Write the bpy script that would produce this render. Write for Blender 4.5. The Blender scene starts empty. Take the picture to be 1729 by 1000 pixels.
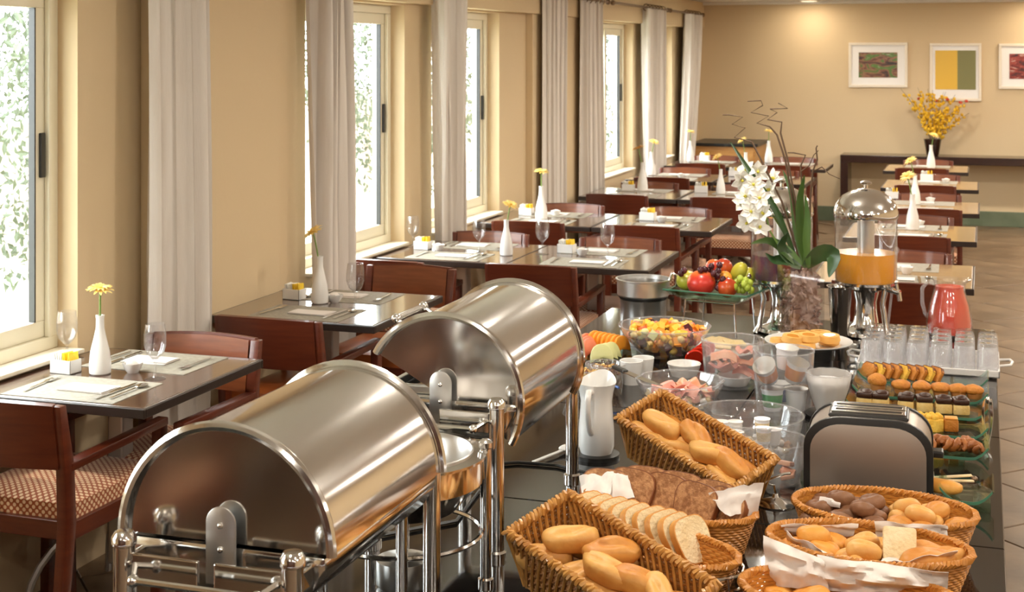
import bpy, bmesh, math, random
from mathutils import Vector, Matrix, noise as mnoise, Euler
PI = math.pi
R = math.radians
rnd = random.Random(7)
sc = bpy.context.scene
COL = sc.collection

# ------------------------------------------------------------------ camera
FPX, CX, HY, CAMH = 2400.0, 864.5, 90.0, 1.80
YAW = math.atan(796 / 2400)
SY, CY_ = math.sin(YAW), math.cos(YAW)
cam = bpy.data.cameras.new('camera')
cam.sensor_fit = 'HORIZONTAL'
cam.sensor_width = 36.0
cam.lens = FPX * 36.0 / 1729
cam.shift_y = -(500 - HY) / 1729
cam.clip_start = 0.05
cam.clip_end = 200
cam_o = bpy.data.objects.new('camera', cam)
COL.objects.link(cam_o)
cam_o.location = (0, 0, CAMH)
cam_o.rotation_euler = (PI / 2, 0, YAW)
cam.dof.use_dof = True
cam.dof.focus_distance = 3.3
cam.dof.aperture_fstop = 11
sc.camera = cam_o

# ------------------------------------------------------------------ world, light, exposure
sc.view_settings.view_transform = 'Standard'
sc.view_settings.look = 'None'
sc.view_settings.gamma = 1.0
sc.view_settings.use_curve_mapping = False
sc.view_settings.exposure = 0.0
SKY_STRENGTH = 15.0
LAMP_W = 17.0
world = bpy.data.worlds.new('sky')
sc.world = world
world.use_nodes = True
bgn = world.node_tree.nodes['Background']
bgn.inputs[0].default_value = (0.93, 0.97, 1.0, 1)
bgn.inputs[1].default_value = SKY_STRENGTH
sun = bpy.data.lights.new('sun', 'SUN')
sun.energy = 3.0
sun.angle = R(4)
sun.color = (1.0, 0.95, 0.86)
sun_o = bpy.data.objects.new('sun', sun)
COL.objects.link(sun_o)
sun_o.rotation_euler = Euler((R(28), R(-32), 0))
sc.cycles.max_bounces = 10
sc.cycles.diffuse_bounces = 5
sc.cycles.transparent_max_bounces = 32
sc.cycles.caustics_reflective = False
sc.cycles.caustics_refractive = False
sc.cycles.sample_clamp_indirect = 6.0


def at(px, py, z):
    """point of the horizontal plane z that the photograph shows at (px, py)"""
    d = FPX * (CAMH - z) / (py - HY)
    l = d * (px - CX) / FPX
    return Vector((-SY * d + CY_ * l, CY_ * d + SY * l, z))


def aty(px, py, Y):
    """point of the vertical plane Y that the photograph shows at (px, py)"""
    r = (px - CX) / FPX
    d = Y / (CY_ + SY * r)
    return Vector((d * (-SY + CY_ * r), Y, CAMH - (py - HY) / FPX * d))


# ------------------------------------------------------------------ materials
MATS = {}



def _n(nt, typ, **kw):
    n = nt.nodes.new(typ)
    for k, v in kw.items():
        setattr(n, k, v)
    return n


def mat(name, col, rough=0.5, metal=0.0, spec=0.5, coat=0.0, col2=None, nscale=6.0, stretch=(1, 1, 1), bump=0.0, bscale=80.0,
        trans=0.0, sss=0.0, emit=None, estr=0.0, contrast=(0.35, 0.65), coord='Object'):
    m = bpy.data.materials.new(name)
    m.use_nodes = True
    nt = m.node_tree
    b = nt.nodes['Principled BSDF']
    b.inputs['Base Color'].default_value = (*col, 1)
    b.inputs['Roughness'].default_value = rough
    b.inputs['Metallic'].default_value = metal
    b.inputs['Specular IOR Level'].default_value = spec
    b.inputs['Coat Weight'].default_value = coat
    b.inputs['Coat Roughness'].default_value = 0.08
    b.inputs['Transmission Weight'].default_value = trans
    if sss:
        b.inputs['Subsurface Weight'].default_value = sss
        b.inputs['Subsurface Radius'].default_value = (0.02, 0.012, 0.006)
    if emit:
        b.inputs['Emission Color'].default_value = (*emit, 1)
        b.inputs['Emission Strength'].default_value = estr
    tc = _n(nt, 'ShaderNodeTexCoord')
    mp = _n(nt, 'ShaderNodeMapping')
    mp.inputs['Scale'].default_value = stretch
    nt.links.new(tc.outputs[coord], mp.inputs[0])
    if col2 is not None:
        nz = _n(nt, 'ShaderNodeTexNoise')
        nz.inputs['Scale'].default_value = nscale
        nz.inputs['Detail'].default_value = 4
        nt.links.new(mp.outputs[0], nz.inputs['Vector'])
        rp = _n(nt, 'ShaderNodeValToRGB')
        rp.color_ramp.elements[0].position = contrast[0]
        rp.color_ramp.elements[1].position = contrast[1]
        rp.color_ramp.elements[0].color = (*col, 1)
        rp.color_ramp.elements[1].color = (*col2, 1)
        nt.links.new(nz.outputs['Fac'], rp.inputs[0])
        nt.links.new(rp.outputs[0], b.inputs['Base Color'])
    if bump:
        nb = _n(nt, 'ShaderNodeTexNoise')
        nb.inputs['Scale'].default_value = bscale
        nb.inputs['Detail'].default_value = 3
        nt.links.new(mp.outputs[0], nb.inputs['Vector'])
        bp = _n(nt, 'ShaderNodeBump')
        bp.inputs['Strength'].default_value = bump
        bp.inputs['Distance'].default_value = 0.01
        nt.links.new(nb.outputs['Fac'], bp.inputs['Height'])
        nt.links.new(bp.outputs[0], b.inputs['Normal'])
    MATS[name] = m
    return m


def glassmat(name, tint=(1, 1, 1), ior=1.45, rough=0.02, milk=0.0, milkcol=(0.9, 0.9, 0.9)):
    """thin clear glass: lets light straight through, mirrors by Fresnel"""
    m = bpy.data.materials.new(name)
    m.use_nodes = True
    nt = m.node_tree
    nt.nodes.remove(nt.nodes['Principled BSDF'])
    out = nt.nodes['Material Output']
    tr = _n(nt, 'ShaderNodeBsdfTransparent')
    tr.inputs[0].default_value = (*tint, 1)
    gl = _n(nt, 'ShaderNodeBsdfGlossy')
    gl.inputs['Roughness'].default_value = rough
    fr = _n(nt, 'ShaderNodeFresnel')
    gm = _n(nt, 'ShaderNodeNewGeometry')      # same reflectance from either side of the thin wall
    mr = _n(nt, 'ShaderNodeMapRange')
    mr.inputs['To Min'].default_value = ior
    mr.inputs['To Max'].default_value = 1 / ior
    nt.links.new(gm.outputs['Backfacing'], mr.inputs['Value'])
    nt.links.new(mr.outputs[0], fr.inputs[0])
    mx = _n(nt, 'ShaderNodeMixShader')
    nt.links.new(fr.outputs[0], mx.inputs[0])
    nt.links.new(tr.outputs[0], mx.inputs[1])
    nt.links.new(gl.outputs[0], mx.inputs[2])
    last = mx
    if milk:
        df = _n(nt, 'ShaderNodeBsdfTranslucent')
        df.inputs[0].default_value = (*milkcol, 1)
        d2 = _n(nt, 'ShaderNodeBsdfDiffuse')
        d2.inputs[0].default_value = (*milkcol, 1)
        ad = _n(nt, 'ShaderNodeMixShader')
        ad.inputs[0].default_value = 0.5
        nt.links.new(df.outputs[0], ad.inputs[1])
        nt.links.new(d2.outputs[0], ad.inputs[2])
        m2 = _n(nt, 'ShaderNodeMixShader')
        m2.inputs[0].default_value = milk
        nt.links.new(mx.outputs[0], m2.inputs[1])
        nt.links.new(ad.outputs[0], m2.inputs[2])
        last = m2
    nt.links.new(last.outputs[0], out.inputs[0])
    MATS[name] = m
    return m


mat('wall', (0.66, 0.515, 0.325), 0.75, spec=0.2, bump=0.05, bscale=40)
mat('wall_reveal', (0.84, 0.78, 0.64), 0.6, spec=0.3)
mat('ceiling', (0.80, 0.77, 0.72), 0.8, spec=0.2)
mat('tile_a', (0.235, 0.155, 0.090), 0.36, col2=(0.145, 0.093, 0.053), nscale=3.5, bump=0.15, bscale=9)
mat('tile_b', (0.26, 0.175, 0.105), 0.36, col2=(0.165, 0.108, 0.063), nscale=3.0, bump=0.15, bscale=9)
mat('tile_c', (0.20, 0.132, 0.078), 0.38, col2=(0.125, 0.080, 0.046), nscale=4.0, bump=0.15, bscale=9)
mat('grout', (0.085, 0.060, 0.038), 0.8)
mat('green_base', (0.12, 0.15, 0.09), 0.35, col2=(0.17, 0.20, 0.13), nscale=5)
mat('frame_cream', (0.80, 0.75, 0.60), 0.35, spec=0.5)
mat('black_plastic', (0.015, 0.014, 0.013), 0.35)
mat('curtain', (0.74, 0.69, 0.64), 0.85, spec=0.1, bump=0.12, bscale=300, col2=(0.68, 0.62, 0.56), nscale=20, stretch=(1, 1, 0.1))
mat('steel', (0.78, 0.765, 0.745), 0.11, metal=1.0)
mat('steel_brushed', (0.74, 0.73, 0.71), 0.30, metal=1.0, bump=0.02, bscale=60, stretch=(1, 1, 0.05))
mat('steel_grey', (0.55, 0.54, 0.52), 0.35, metal=0.8)
mat('bronze', (0.20, 0.13, 0.08), 0.35, metal=0.8)
mat('chair_wood', (0.125, 0.024, 0.0075), 0.34, coat=0.25, col2=(0.085, 0.014, 0.0048), nscale=7, stretch=(1, 1, 9), contrast=(0.3, 0.7))
mat('chair_wood_light', (0.22, 0.062, 0.022), 0.28, coat=0.45, col2=(0.155, 0.040, 0.014), nscale=7, stretch=(1, 1, 9), contrast=(0.3, 0.7))
mat('table_top', (0.085, 0.040, 0.026), 0.17, spec=0.8, coat=0.8, col2=(0.060, 0.027, 0.017), nscale=5, stretch=(1, 8, 1))
MATS['table_top'].node_tree.nodes['Principled BSDF'].inputs['Coat IOR'].default_value = 1.9
mat('table_top_tan', (0.42, 0.27, 0.13), 0.20, spec=0.6, coat=0.4, col2=(0.36, 0.23, 0.11), nscale=5, stretch=(8, 1, 1))  # tan is the warm wall's reflection painted into a dark top
mat('table_edge', (0.030, 0.020, 0.016), 0.3)
mat('leather', (0.42, 0.115, 0.030), 0.28, coat=0.3, bump=0.1, bscale=120, col2=(0.34, 0.085, 0.022), nscale=8)
mat('dark_wood', (0.035, 0.013, 0.008), 0.25, coat=0.4, col2=(0.022, 0.008, 0.005), nscale=5, stretch=(1, 1, 8))
mat('orange_wood', (0.62, 0.33, 0.11), 0.35, coat=0.2, col2=(0.52, 0.26, 0.08), nscale=5, stretch=(1, 8, 8))
mat('black_glass', (0.012, 0.010, 0.009), 0.06, spec=0.65)
mat('porcelain', (0.82, 0.81, 0.79), 0.18, spec=0.55, coat=0.3)
mat('linen', (0.80, 0.78, 0.75), 0.9, spec=0.1, bump=0.15, bscale=250)
mat('paper', (0.74, 0.685, 0.645), 0.8, spec=0.15)
mat('placemat', (0.35, 0.315, 0.25), 0.75, bump=0.25, bscale=260, col2=(0.28, 0.25, 0.20), nscale=60)
mat('petal_yellow', (0.88, 0.58, 0.10), 0.55, sss=0.0, col2=(0.92, 0.72, 0.26), nscale=30)
mat('petal_centre', (0.72, 0.36, 0.02), 0.7)
mat('stem_green', (0.16, 0.26, 0.05), 0.5)
mat('leaf_green', (0.040, 0.095, 0.016), 0.32, col2=(0.075, 0.145, 0.026), nscale=12, stretch=(1, 1, 0.3))
mat('leaf_dark', (0.022, 0.055, 0.018), 0.3, col2=(0.035, 0.085, 0.02), nscale=10)
mat('twig', (0.10, 0.055, 0.028), 0.7)
mat('bloom_white', (0.88, 0.87, 0.82), 0.5)
mat('bark', (0.20, 0.10, 0.07), 0.8, col2=(0.50, 0.36, 0.32), nscale=30, contrast=(0.40, 0.60))
mat('sugar_yellow', (0.85, 0.58, 0.03), 0.6)
mat('sugar_white', (0.85, 0.83, 0.78), 0.6)
mat('wicker', (0.60, 0.31, 0.080), 0.42, col2=(0.40, 0.165, 0.030), nscale=30, coat=0.15, contrast=(0.3, 0.7))
mat('wicker_fine', (0.60, 0.255, 0.045), 0.45, col2=(0.43, 0.16, 0.022), nscale=22, coat=0.1, contrast=(0.3, 0.7))
mat('wicker_dark', (0.36, 0.15, 0.030), 0.6, col2=(0.25, 0.095, 0.018), nscale=30)
mat('crust_gold', (0.54, 0.205, 0.032), 0.5, col2=(0.70, 0.36, 0.090), nscale=11, bump=0.25, bscale=35, contrast=(0.38, 0.66))
mat('crust_pale', (0.70, 0.38, 0.105), 0.5, col2=(0.56, 0.225, 0.040), nscale=14, bump=0.25, bscale=40, contrast=(0.45, 0.75))
mat('crust_orange', (0.66, 0.25, 0.025), 0.5, col2=(0.72, 0.36, 0.07), nscale=16, bump=0.3, bscale=40)
mat('crust_dark', (0.16, 0.062, 0.026), 0.5, col2=(0.26, 0.12, 0.055), nscale=12, bump=0.3, bscale=40)
mat('crust_brown', (0.15, 0.045, 0.013), 0.5, col2=(0.24, 0.080, 0.022), nscale=14)
mat('crumb_brown', (0.50, 0.255, 0.11), 0.85, col2=(0.30, 0.13, 0.05), nscale=70, bump=0.5, bscale=120, contrast=(0.42, 0.6))
mat('crumb_white', (0.80, 0.66, 0.42), 0.85, col2=(0.73, 0.55, 0.30), nscale=30, bump=0.4, bscale=120)
mat('cake_yellow', (0.76, 0.41, 0.032), 0.75, col2=(0.80, 0.52, 0.085), nscale=30, bump=0.5, bscale=90)
mat('cake_cream', (0.80, 0.60, 0.25), 0.75, col2=(0.72, 0.48, 0.15), nscale=40, bump=0.3, bscale=90)
mat('chocolate', (0.045, 0.014, 0.006), 0.4, bump=0.4, bscale=50)
mat('muffin', (0.58, 0.22, 0.025), 0.65, col2=(0.44, 0.14, 0.012), nscale=24, bump=0.6, bscale=60)
mat('papercase', (0.50, 0.20, 0.05), 0.7)
mat('pretzel', (0.38, 0.125, 0.020), 0.5, col2=(0.25, 0.070, 0.012), nscale=25, bump=0.4, bscale=60)
mat('pancake', (0.78, 0.48, 0.15), 0.55, col2=(0.68, 0.34, 0.07), nscale=9)
mat('caramel', (0.62, 0.25, 0.03), 0.25)
mat('orange_juice', (0.93, 0.38, 0.004), 0.15, sss=0.0)
mat('purple_juice', (0.085, 0.010, 0.040), 0.12)
mat('pink_juice', (0.80, 0.090, 0.050), 0.15)
mat('papaya', (0.86, 0.28, 0.015), 0.4, col2=(0.88, 0.40, 0.05), nscale=15)
mat('melon', (0.72, 0.70, 0.36), 0.4, col2=(0.60, 0.62, 0.22), nscale=6)
mat('watermelon', (0.80, 0.16, 0.08), 0.35, col2=(0.86, 0.30, 0.16), nscale=10)
mat('tomato', (0.70, 0.030, 0.010), 0.18)
mat('cheese', (0.82, 0.62, 0.26), 0.45)
mat('ham', (0.74, 0.25, 0.19), 0.4, col2=(0.80, 0.42, 0.33), nscale=12)
mat('salmon', (0.80, 0.30, 0.16), 0.4, col2=(0.85, 0.48, 0.32), nscale=18)
mat('mango', (0.80, 0.24, 0.015), 0.28, col2=(0.62, 0.045, 0.03), nscale=7, contrast=(0.36, 0.56))
mat('apple_red', (0.42, 0.020, 0.018), 0.2, col2=(0.56, 0.09, 0.02), nscale=8)
mat('plum', (0.050, 0.010, 0.018), 0.25, col2=(0.10, 0.018, 0.025), nscale=8)
mat('pear', (0.66, 0.55, 0.06), 0.3, col2=(0.46, 0.50, 0.05), nscale=6)
mat('grape_green', (0.42, 0.52, 0.06), 0.2)
mat('pineapple', (0.84, 0.55, 0.06), 0.4)
mat('granola', (0.42, 0.20, 0.06), 0.8, col2=(0.62, 0.38, 0.16), nscale=60)
mat('yogurt_white', (0.82, 0.82, 0.84), 0.3)
mat('label_green', (0.03, 0.28, 0.05), 0.35)
mat('label_blue', (0.05, 0.13, 0.40), 0.35)
mat('label_orange', (0.70, 0.24, 0.05), 0.35)
mat('toaster_steel', (0.40, 0.335, 0.285), 0.38, metal=0.75)
mat('dark_metal', (0.05, 0.045, 0.04), 0.3, metal=0.6)
mat('tray_white', (0.80, 0.78, 0.76), 0.3)
mat('picture_frame', (0.80, 0.72, 0.60), 0.4)
mat('mat_board', (0.86, 0.84, 0.82), 0.7)
mat('picture_yellow', (0.72, 0.44, 0.045), 0.4)
mat('picture_olive', (0.20, 0.19, 0.065), 0.4)
mat('forsythia', (0.82, 0.52, 0.02), 0.6, col2=(0.70, 0.38, 0.01), nscale=20)
mat('outside_ground', (0.62, 0.60, 0.54), 0.9, col2=(0.50, 0.52, 0.38), nscale=0.8)
mat('outside_leaf', (0.045, 0.062, 0.034), 0.6, col2=(0.075, 0.095, 0.055), nscale=3)
mat('outside_trunk', (0.16, 0.11, 0.07), 0.9)
mat('outside_wall', (0.62, 0.52, 0.46), 0.9, col2=(0.55, 0.42, 0.36), nscale=2)
mat('rear_panelling', (0.10, 0.035, 0.018), 0.4, col2=(0.065, 0.022, 0.012), nscale=4, stretch=(1, 1, 0.2))  # invented dark finish for the unseen rear wall, darkens the chafer's reflection
mat('lamp_face', (0.9, 0.85, 0.7), 0.5, emit=(1.0, 0.82, 0.58), estr=6)
glassmat('glass', tint=(0.97, 0.975, 0.975), ior=1.55)
glassmat('glass_goblet', tint=(0.985, 0.985, 0.99), ior=1.75, milk=0.02, milkcol=(0.9, 0.9, 0.92))
glassmat('glass_bowl', tint=(0.96, 0.965, 0.97), ior=1.6, milk=0.09, milkcol=(0.85, 0.84, 0.86))
glassmat('glass_green', tint=(0.80, 0.93, 0.86), ior=1.5)
glassmat('glass_edge', tint=(0.25, 0.55, 0.40), ior=1.5, milk=0.45, milkcol=(0.26, 0.52, 0.40))
glassmat('glass_tank', ior=1.5, milk=0.04, milkcol=(0.85, 0.85, 0.86))
glassmat('glass_milky', ior=1.5, milk=0.22, milkcol=(0.85, 0.85, 0.88))
glassmat('glass_fluted', ior=1.5, milk=0.55, milkcol=(0.82, 0.80, 0.78))
glassmat('pane_glass', tint=(0.97, 0.99, 0.98), ior=1.4, rough=0.0)


def dot_fabric():
    m = bpy.data.materials.new('dot_fabric')
    m.use_nodes = True
    nt = m.node_tree
    b = nt.nodes['Principled BSDF']
    b.inputs['Roughness'].default_value = 0.75
    b.inputs['Specular IOR Level'].default_value = 0.25
    b.inputs['Sheen Weight'].default_value = 0.2
    tc = _n(nt, 'ShaderNodeTexCoord')
    mp = _n(nt, 'ShaderNodeMapping')
    mp.inputs['Rotation'].default_value = (0, 0, R(45))
    nt.links.new(tc.outputs['UV'], mp.inputs[0])
    v = _n(nt, 'ShaderNodeTexVoronoi')
    v.voronoi_dimensions = '2D'
    v.inputs['Scale'].default_value = 62.0
    v.inputs['Randomness'].default_value = 0.0
    nt.links.new(mp.outputs[0], v.inputs['Vector'])
    rp = _n(nt, 'ShaderNodeValToRGB')
    rp.color_ramp.elements[0].position = 0.30
    rp.color_ramp.elements[0].color = (0.80, 0.56, 0.34, 1)
    rp.color_ramp.elements[1].position = 0.42
    rp.color_ramp.elements[1].color = (0.34, 0.085, 0.028, 1)
    nt.links.new(v.outputs['Distance'], rp.inputs[0])
    nt.links.new(rp.outputs[0], b.inputs['Base Color'])
    MATS['dot_fabric'] = m


dot_fabric()


def photo_print(name, stops, scale):
    m = bpy.data.materials.new(name)
    m.use_nodes = True
    nt = m.node_tree
    b = nt.nodes['Principled BSDF']
    b.inputs['Roughness'].default_value = 0.35
    tc = _n(nt, 'ShaderNodeTexCoord')
    mp = _n(nt, 'ShaderNodeMapping')
    mp.inputs['Rotation'].default_value = (0.2, R(35), 0)
    mp.inputs['Scale'].default_value = (1.0, 1.0, 2.4)
    nt.links.new(tc.outputs['Object'], mp.inputs[0])
    nz = _n(nt, 'ShaderNodeTexNoise')
    nz.inputs['Scale'].default_value = scale
    nz.inputs['Detail'].default_value = 5
    nz.inputs['Distortion'].default_value = 1.2
    nt.links.new(mp.outputs[0], nz.inputs['Vector'])
    rp = _n(nt, 'ShaderNodeValToRGB')
    el = rp.color_ramp.elements
    el[0].position, el[0].color = stops[0][0], (*stops[0][1], 1)
    el[1].position, el[1].color = stops[-1][0], (*stops[-1][1], 1)
    for p, c in stops[1:-1]:
        e = el.new(p)
        e.color = (*c, 1)
    nt.links.new(nz.outputs['Fac'], rp.inputs[0])
    nt.links.new(rp.outputs[0], b.inputs['Base Color'])
    MATS[name] = m


photo_print('print_leaves', [(0.36, (0.02, 0.010, 0.008)), (0.45, (0.13, 0.045, 0.025)), (0.52, (0.30, 0.14, 0.07)), (0.57, (0.06, 0.13, 0.02)), (0.63, (0.10, 0.20, 0.03)), (0.72, (0.60, 0.52, 0.42))], 6)
photo_print('print_berries', [(0.36, (0.03, 0.006, 0.005)), (0.48, (0.20, 0.015, 0.010)), (0.60, (0.34, 0.05, 0.03)), (0.72, (0.75, 0.65, 0.55))], 12)


# ------------------------------------------------------------------ mesh building
class MB:
    def __init__(s):
        s.v, s.f = [], []

    def add(s, vs, fs):
        o = len(s.v)
        s.v.extend(Vector(p) for p in vs)
        s.f.extend([tuple(i + o for i in f) for f in fs])
        return s

    def box(s, c, size, rot=None):
        hx, hy, hz = (size[0] / 2, size[1] / 2, size[2] / 2)
        vs = [Vector((x * hx, y * hy, z * hz)) for x in (-1, 1) for y in (-1, 1) for z in (-1, 1)]
        if rot is not None:
            q = Euler(rot).to_matrix()
            vs = [q @ p for p in vs]
        c = Vector(c)
        return s.add([p + c for p in vs], [(0, 1, 3, 2), (4, 6, 7, 5), (0, 4, 5, 1), (2, 3, 7, 6), (0, 2, 6, 4), (1, 5, 7, 3)])

    def mm(s, a, b):
        return s.box([(a[i] + b[i]) / 2 for i in range(3)], [abs(b[i] - a[i]) for i in range(3)])

    def bar(s, a, b, w, t, up=(0, 0, 1)):
        """rectangular bar from a to b, w across and t along up"""
        a, b = Vector(a), Vector(b)
        d = (b - a).normalized()
        u = Vector(up)
        x = d.cross(u)
        if x.length < 1e-4:
            x = d.cross(Vector((0, 1, 0)))
        x.normalize()
        y = x.cross(d).normalized()
        vs = []
        for p in (a, b):
            for i, j in ((-1, -1), (1, -1), (1, 1), (-1, 1)):
                vs.append(p + x * (i * w / 2) + y * (j * t / 2))
        return s.add(vs, [(0, 3, 2, 1), (4, 5, 6, 7), (0, 1, 5, 4), (1, 2, 6, 5), (2, 3, 7, 6), (3, 0, 4, 7)])

    def tube(s, pts, r, seg=8, closed=False):
        pts = [Vector(p) for p in pts]
        n = len(pts)
        rs = list(r) if isinstance(r, (list, tuple)) else [r] * n
        vs, fs = [], []
        prev = None
        for i, p in enumerate(pts):
            if closed:
                t = pts[(i + 1) % n] - pts[i - 1]
            else:
                t = pts[min(i + 1, n - 1)] - pts[max(i - 1, 0)]
            if t.length < 1e-9:
                t = Vector((0, 0, 1))
            t.normalize()
            if prev is None:
                a = Vector((0, 0, 1)) if abs(t.z) < 0.9 else Vector((1, 0, 0))
                x = t.cross(a).normalized()
            else:
                x = prev - t * prev.dot(t)
                if x.length < 1e-6:
                    x = t.orthogonal()
                x.normalize()
            prev = x
            y = t.cross(x)
            for k in range(seg):
                an = 2 * PI * k / seg
                vs.append(p + (x * math.cos(an) + y * math.sin(an)) * rs[i])
        m = n if closed else n - 1
        for i in range(m):
            j = (i + 1) % n
            for k in range(seg):
                l = (k + 1) % seg
                fs.append((i * seg + k, i * seg + l, j * seg + l, j * seg + k))
        if not closed:
            fs.append(tuple(range(seg - 1, -1, -1)))
            fs.append(tuple((n - 1) * seg + k for k in range(seg)))
        return s.add(vs, fs)

    def lathe(s, prof, seg=24, c=(0, 0, 0), sx=1.0, sy=1.0, mod=None, a0=0.0, a1=None):
        """revolve (r, z) profile round z; closes on the axis where r == 0"""
        c = Vector(c)
        full = a1 is None
        vs, fs, rings = [], [], []
        ns = seg if full else seg + 1
        for (r, z) in prof:
            if r < 1e-6:
                rings.append([len(vs)])
                vs.append(c + Vector((0, 0, z)))
                continue
            ring = []
            for k in range(ns):
                an = a0 + (2 * PI if full else (a1 - a0)) * k / seg
                rr = r * (mod(an, z) if mod else 1.0)
                ring.append(len(vs))
                vs.append(c + Vector((rr * math.cos(an) * sx, rr * math.sin(an) * sy, z)))
            rings.append(ring)
        for a, b in zip(rings, rings[1:]):
            m = seg
            for k in range(m):
                l = (k + 1) % ns if full else k + 1
                if len(a) == 1 and len(b) == 1:
                    continue
                if len(a) == 1:
                    fs.append((a[0], b[l], b[k]))
                elif len(b) == 1:
                    fs.append((a[k], a[l], b[0]))
                else:
                    fs.append((a[k], a[l], b[l], b[k]))
        return s.add(vs, fs)

    def prism(s, outline, o, ux, uy, depth):
        """outline in the (ux, uy) plane at o, extruded by vector depth"""
        o, ux, uy, depth = Vector(o), Vector(ux), Vector(uy), Vector(depth)
        n = len(outline)
        vs = [o + ux * a + uy * b for a, b in outline] + [o + ux * a + uy * b + depth for a, b in outline]
        fs = [tuple(range(n - 1, -1, -1)), tuple(range(n, 2 * n))]
        for i in range(n):
            j = (i + 1) % n
            fs.append((i, j, n + j, n + i))
        return s.add(vs, fs)

    def grid(s, fn, nu, nv, thick=0.0, closeu=False):
        """surface fn(u, v) -> point; thick > 0 gives it two skins and a border"""
        P = [[Vector(fn(i / (nu if closeu else nu - 1), j / (nv - 1))) for j in range(nv)] for i in range(nu)]
        vs = [p for row in P for p in row]
        fs = []
        mu = nu if closeu else nu - 1
        for i in range(mu):
            for j in range(nv - 1):
                k = (i + 1) % nu
                fs.append((i * nv + j, k * nv + j, k * nv + j + 1, i * nv + j + 1))
        if thick:
            N = []
            for i in range(nu):
                for j in range(nv):
                    a = P[(i + 1) % nu if closeu else min(i + 1, nu - 1)][j] - P[i - 1 if closeu else max(i - 1, 0)][j]
                    b = P[i][min(j + 1, nv - 1)] - P[i][max(j - 1, 0)]
                    q = a.cross(b)
                    N.append(q.normalized() if q.length > 1e-12 else Vector((0, 0, 1)))
            n0 = len(vs)
            vs = vs + [p - n * thick for p, n in zip(vs, N)]
            fs += [tuple(n0 + q for q in reversed(f)) for f in fs]
            if not closeu:
                for j in range(nv - 1):
                    fs.append((j, j + 1, n0 + j + 1, n0 + j))
                    a = (nu - 1) * nv
                    fs.append((a + j + 1, a + j, n0 + a + j, n0 + a + j + 1))
            for i in range(mu):
                k = (i + 1) % nu
                fs.append((k * nv, i * nv, n0 + i * nv, n0 + k * nv))
                a = nv - 1
                fs.append((i * nv + a, k * nv + a, n0 + k * nv + a, n0 + i * nv + a))
        return s.add(vs, fs)

    def blob(s, rx, ry, rz, c=(0, 0, 0), seg=14, rings=9, amp=0.0, freq=20, seed=0, flat=None, power=1.0, rot=None):
        """rounded lump; power < 1 squares it off, flat cuts the underside level"""
        c = Vector(c)
        off = Vector((seed * 3.7, seed * 1.3, seed * 2.1))
        q = Euler(rot).to_matrix() if rot is not None else None
        vs, fs = [], []

        def pw(t):
            return math.copysign(abs(t) ** power, t)
        for i in range(rings + 1):
            ph = -PI / 2 + PI * i / rings
            for k in range(seg):
                an = 2 * PI * k / seg
                p = Vector((pw(math.cos(ph)) * pw(math.cos(an)) * rx, pw(math.cos(ph)) * pw(math.sin(an)) * ry, pw(math.sin(ph)) * rz))
                if amp:
                    p = p * (1 + amp * mnoise.noise(p * freq + off))
                if flat is not None and p.z < -rz * flat:
                    p.z = -rz * flat
                if q is not None:
                    p = q @ p
                vs.append(p + c)
                if i in (0, rings):
                    break
        def ix(i, k):
            if i == 0:
                return 0
            if i == rings:
                return 1 + (rings - 1) * seg
            return 1 + (i - 1) * seg + k % seg
        for i in range(rings):
            for k in range(seg):
                a, b, c2, d = ix(i, k), ix(i, k + 1), ix(i + 1, k + 1), ix(i + 1, k)
                if i == 0:
                    fs.append((a, c2, d))
                elif i == rings - 1:
                    fs.append((a, b, c2))
                else:
                    fs.append((a, b, c2, d))
        return s.add(vs, fs)

    def xf(s, M, start=0):
        for i in range(start, len(s.v)):
            s.v[i] = M @ s.v[i]
        return s

    def mesh(s, name, smooth=40, bevel=0.0, uvbox=False, bseg=2):
        me = bpy.data.meshes.new(name)
        me.from_pydata([tuple(p) for p in s.v], [], s.f)
        if bevel:
            bm = bmesh.new()
            bm.from_mesh(me)
            bmesh.ops.recalc_face_normals(bm, faces=bm.faces)
            ed = [e for e in bm.edges if len(e.link_faces) == 2 and e.calc_face_angle(0) > R(30)]
            bmesh.ops.bevel(bm, geom=ed, offset=bevel, segments=bseg, affect='EDGES', profile=0.5, clamp_overlap=True)
            bm.to_mesh(me)
            bm.free()
        me.validate()
        if smooth:
            me.shade_smooth()
            me.set_sharp_from_angle(angle=R(smooth))
        if uvbox:
            uv = me.uv_layers.new(name='uv')
            for po in me.polygons:
                n = po.normal
                ax = max(range(3), key=lambda i: abs(n[i]))
                for li in po.loop_indices:
                    p = me.vertices[me.loops[li].vertex_index].co
                    uv.data[li].uv = ((p.y, p.z), (p.x, p.z), (p.x, p.y))[ax]
        return me

    def build(s, name, m, parent=None, smooth=40, bevel=0.0, uvbox=False, loc=None, rot=None, bseg=2):
        me = s.mesh(name, smooth, bevel, uvbox, bseg)
        return link(name, me, m, parent, loc, rot)


def link(name, me, m, parent=None, loc=None, rot=None):
    if m is not None and not me.materials:
        me.materials.append(MATS[m])
    o = bpy.data.objects.new(name, me)
    COL.objects.link(o)
    o.parent = parent
    if loc is not None:
        o.location = loc
    if rot is not None:
        o.rotation_euler = rot
    return o


def tag(o, label=None, cat=None, group=None, kind=None):
    if label:
        o['label'] = label
    if cat:
        o['category'] = cat
    if group:
        o['group'] = group
    if kind:
        o['kind'] = kind
    return o


def thing(name, label, cat, loc=(0, 0, 0), rz=0.0, group=None, rot=None):
    o = bpy.data.objects.new(name, None)
    COL.objects.link(o)
    o.empty_display_size = 0.05
    o.location = loc
    o.rotation_euler = rot if rot is not None else (0, 0, rz)
    return tag(o, label, cat, group)


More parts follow.
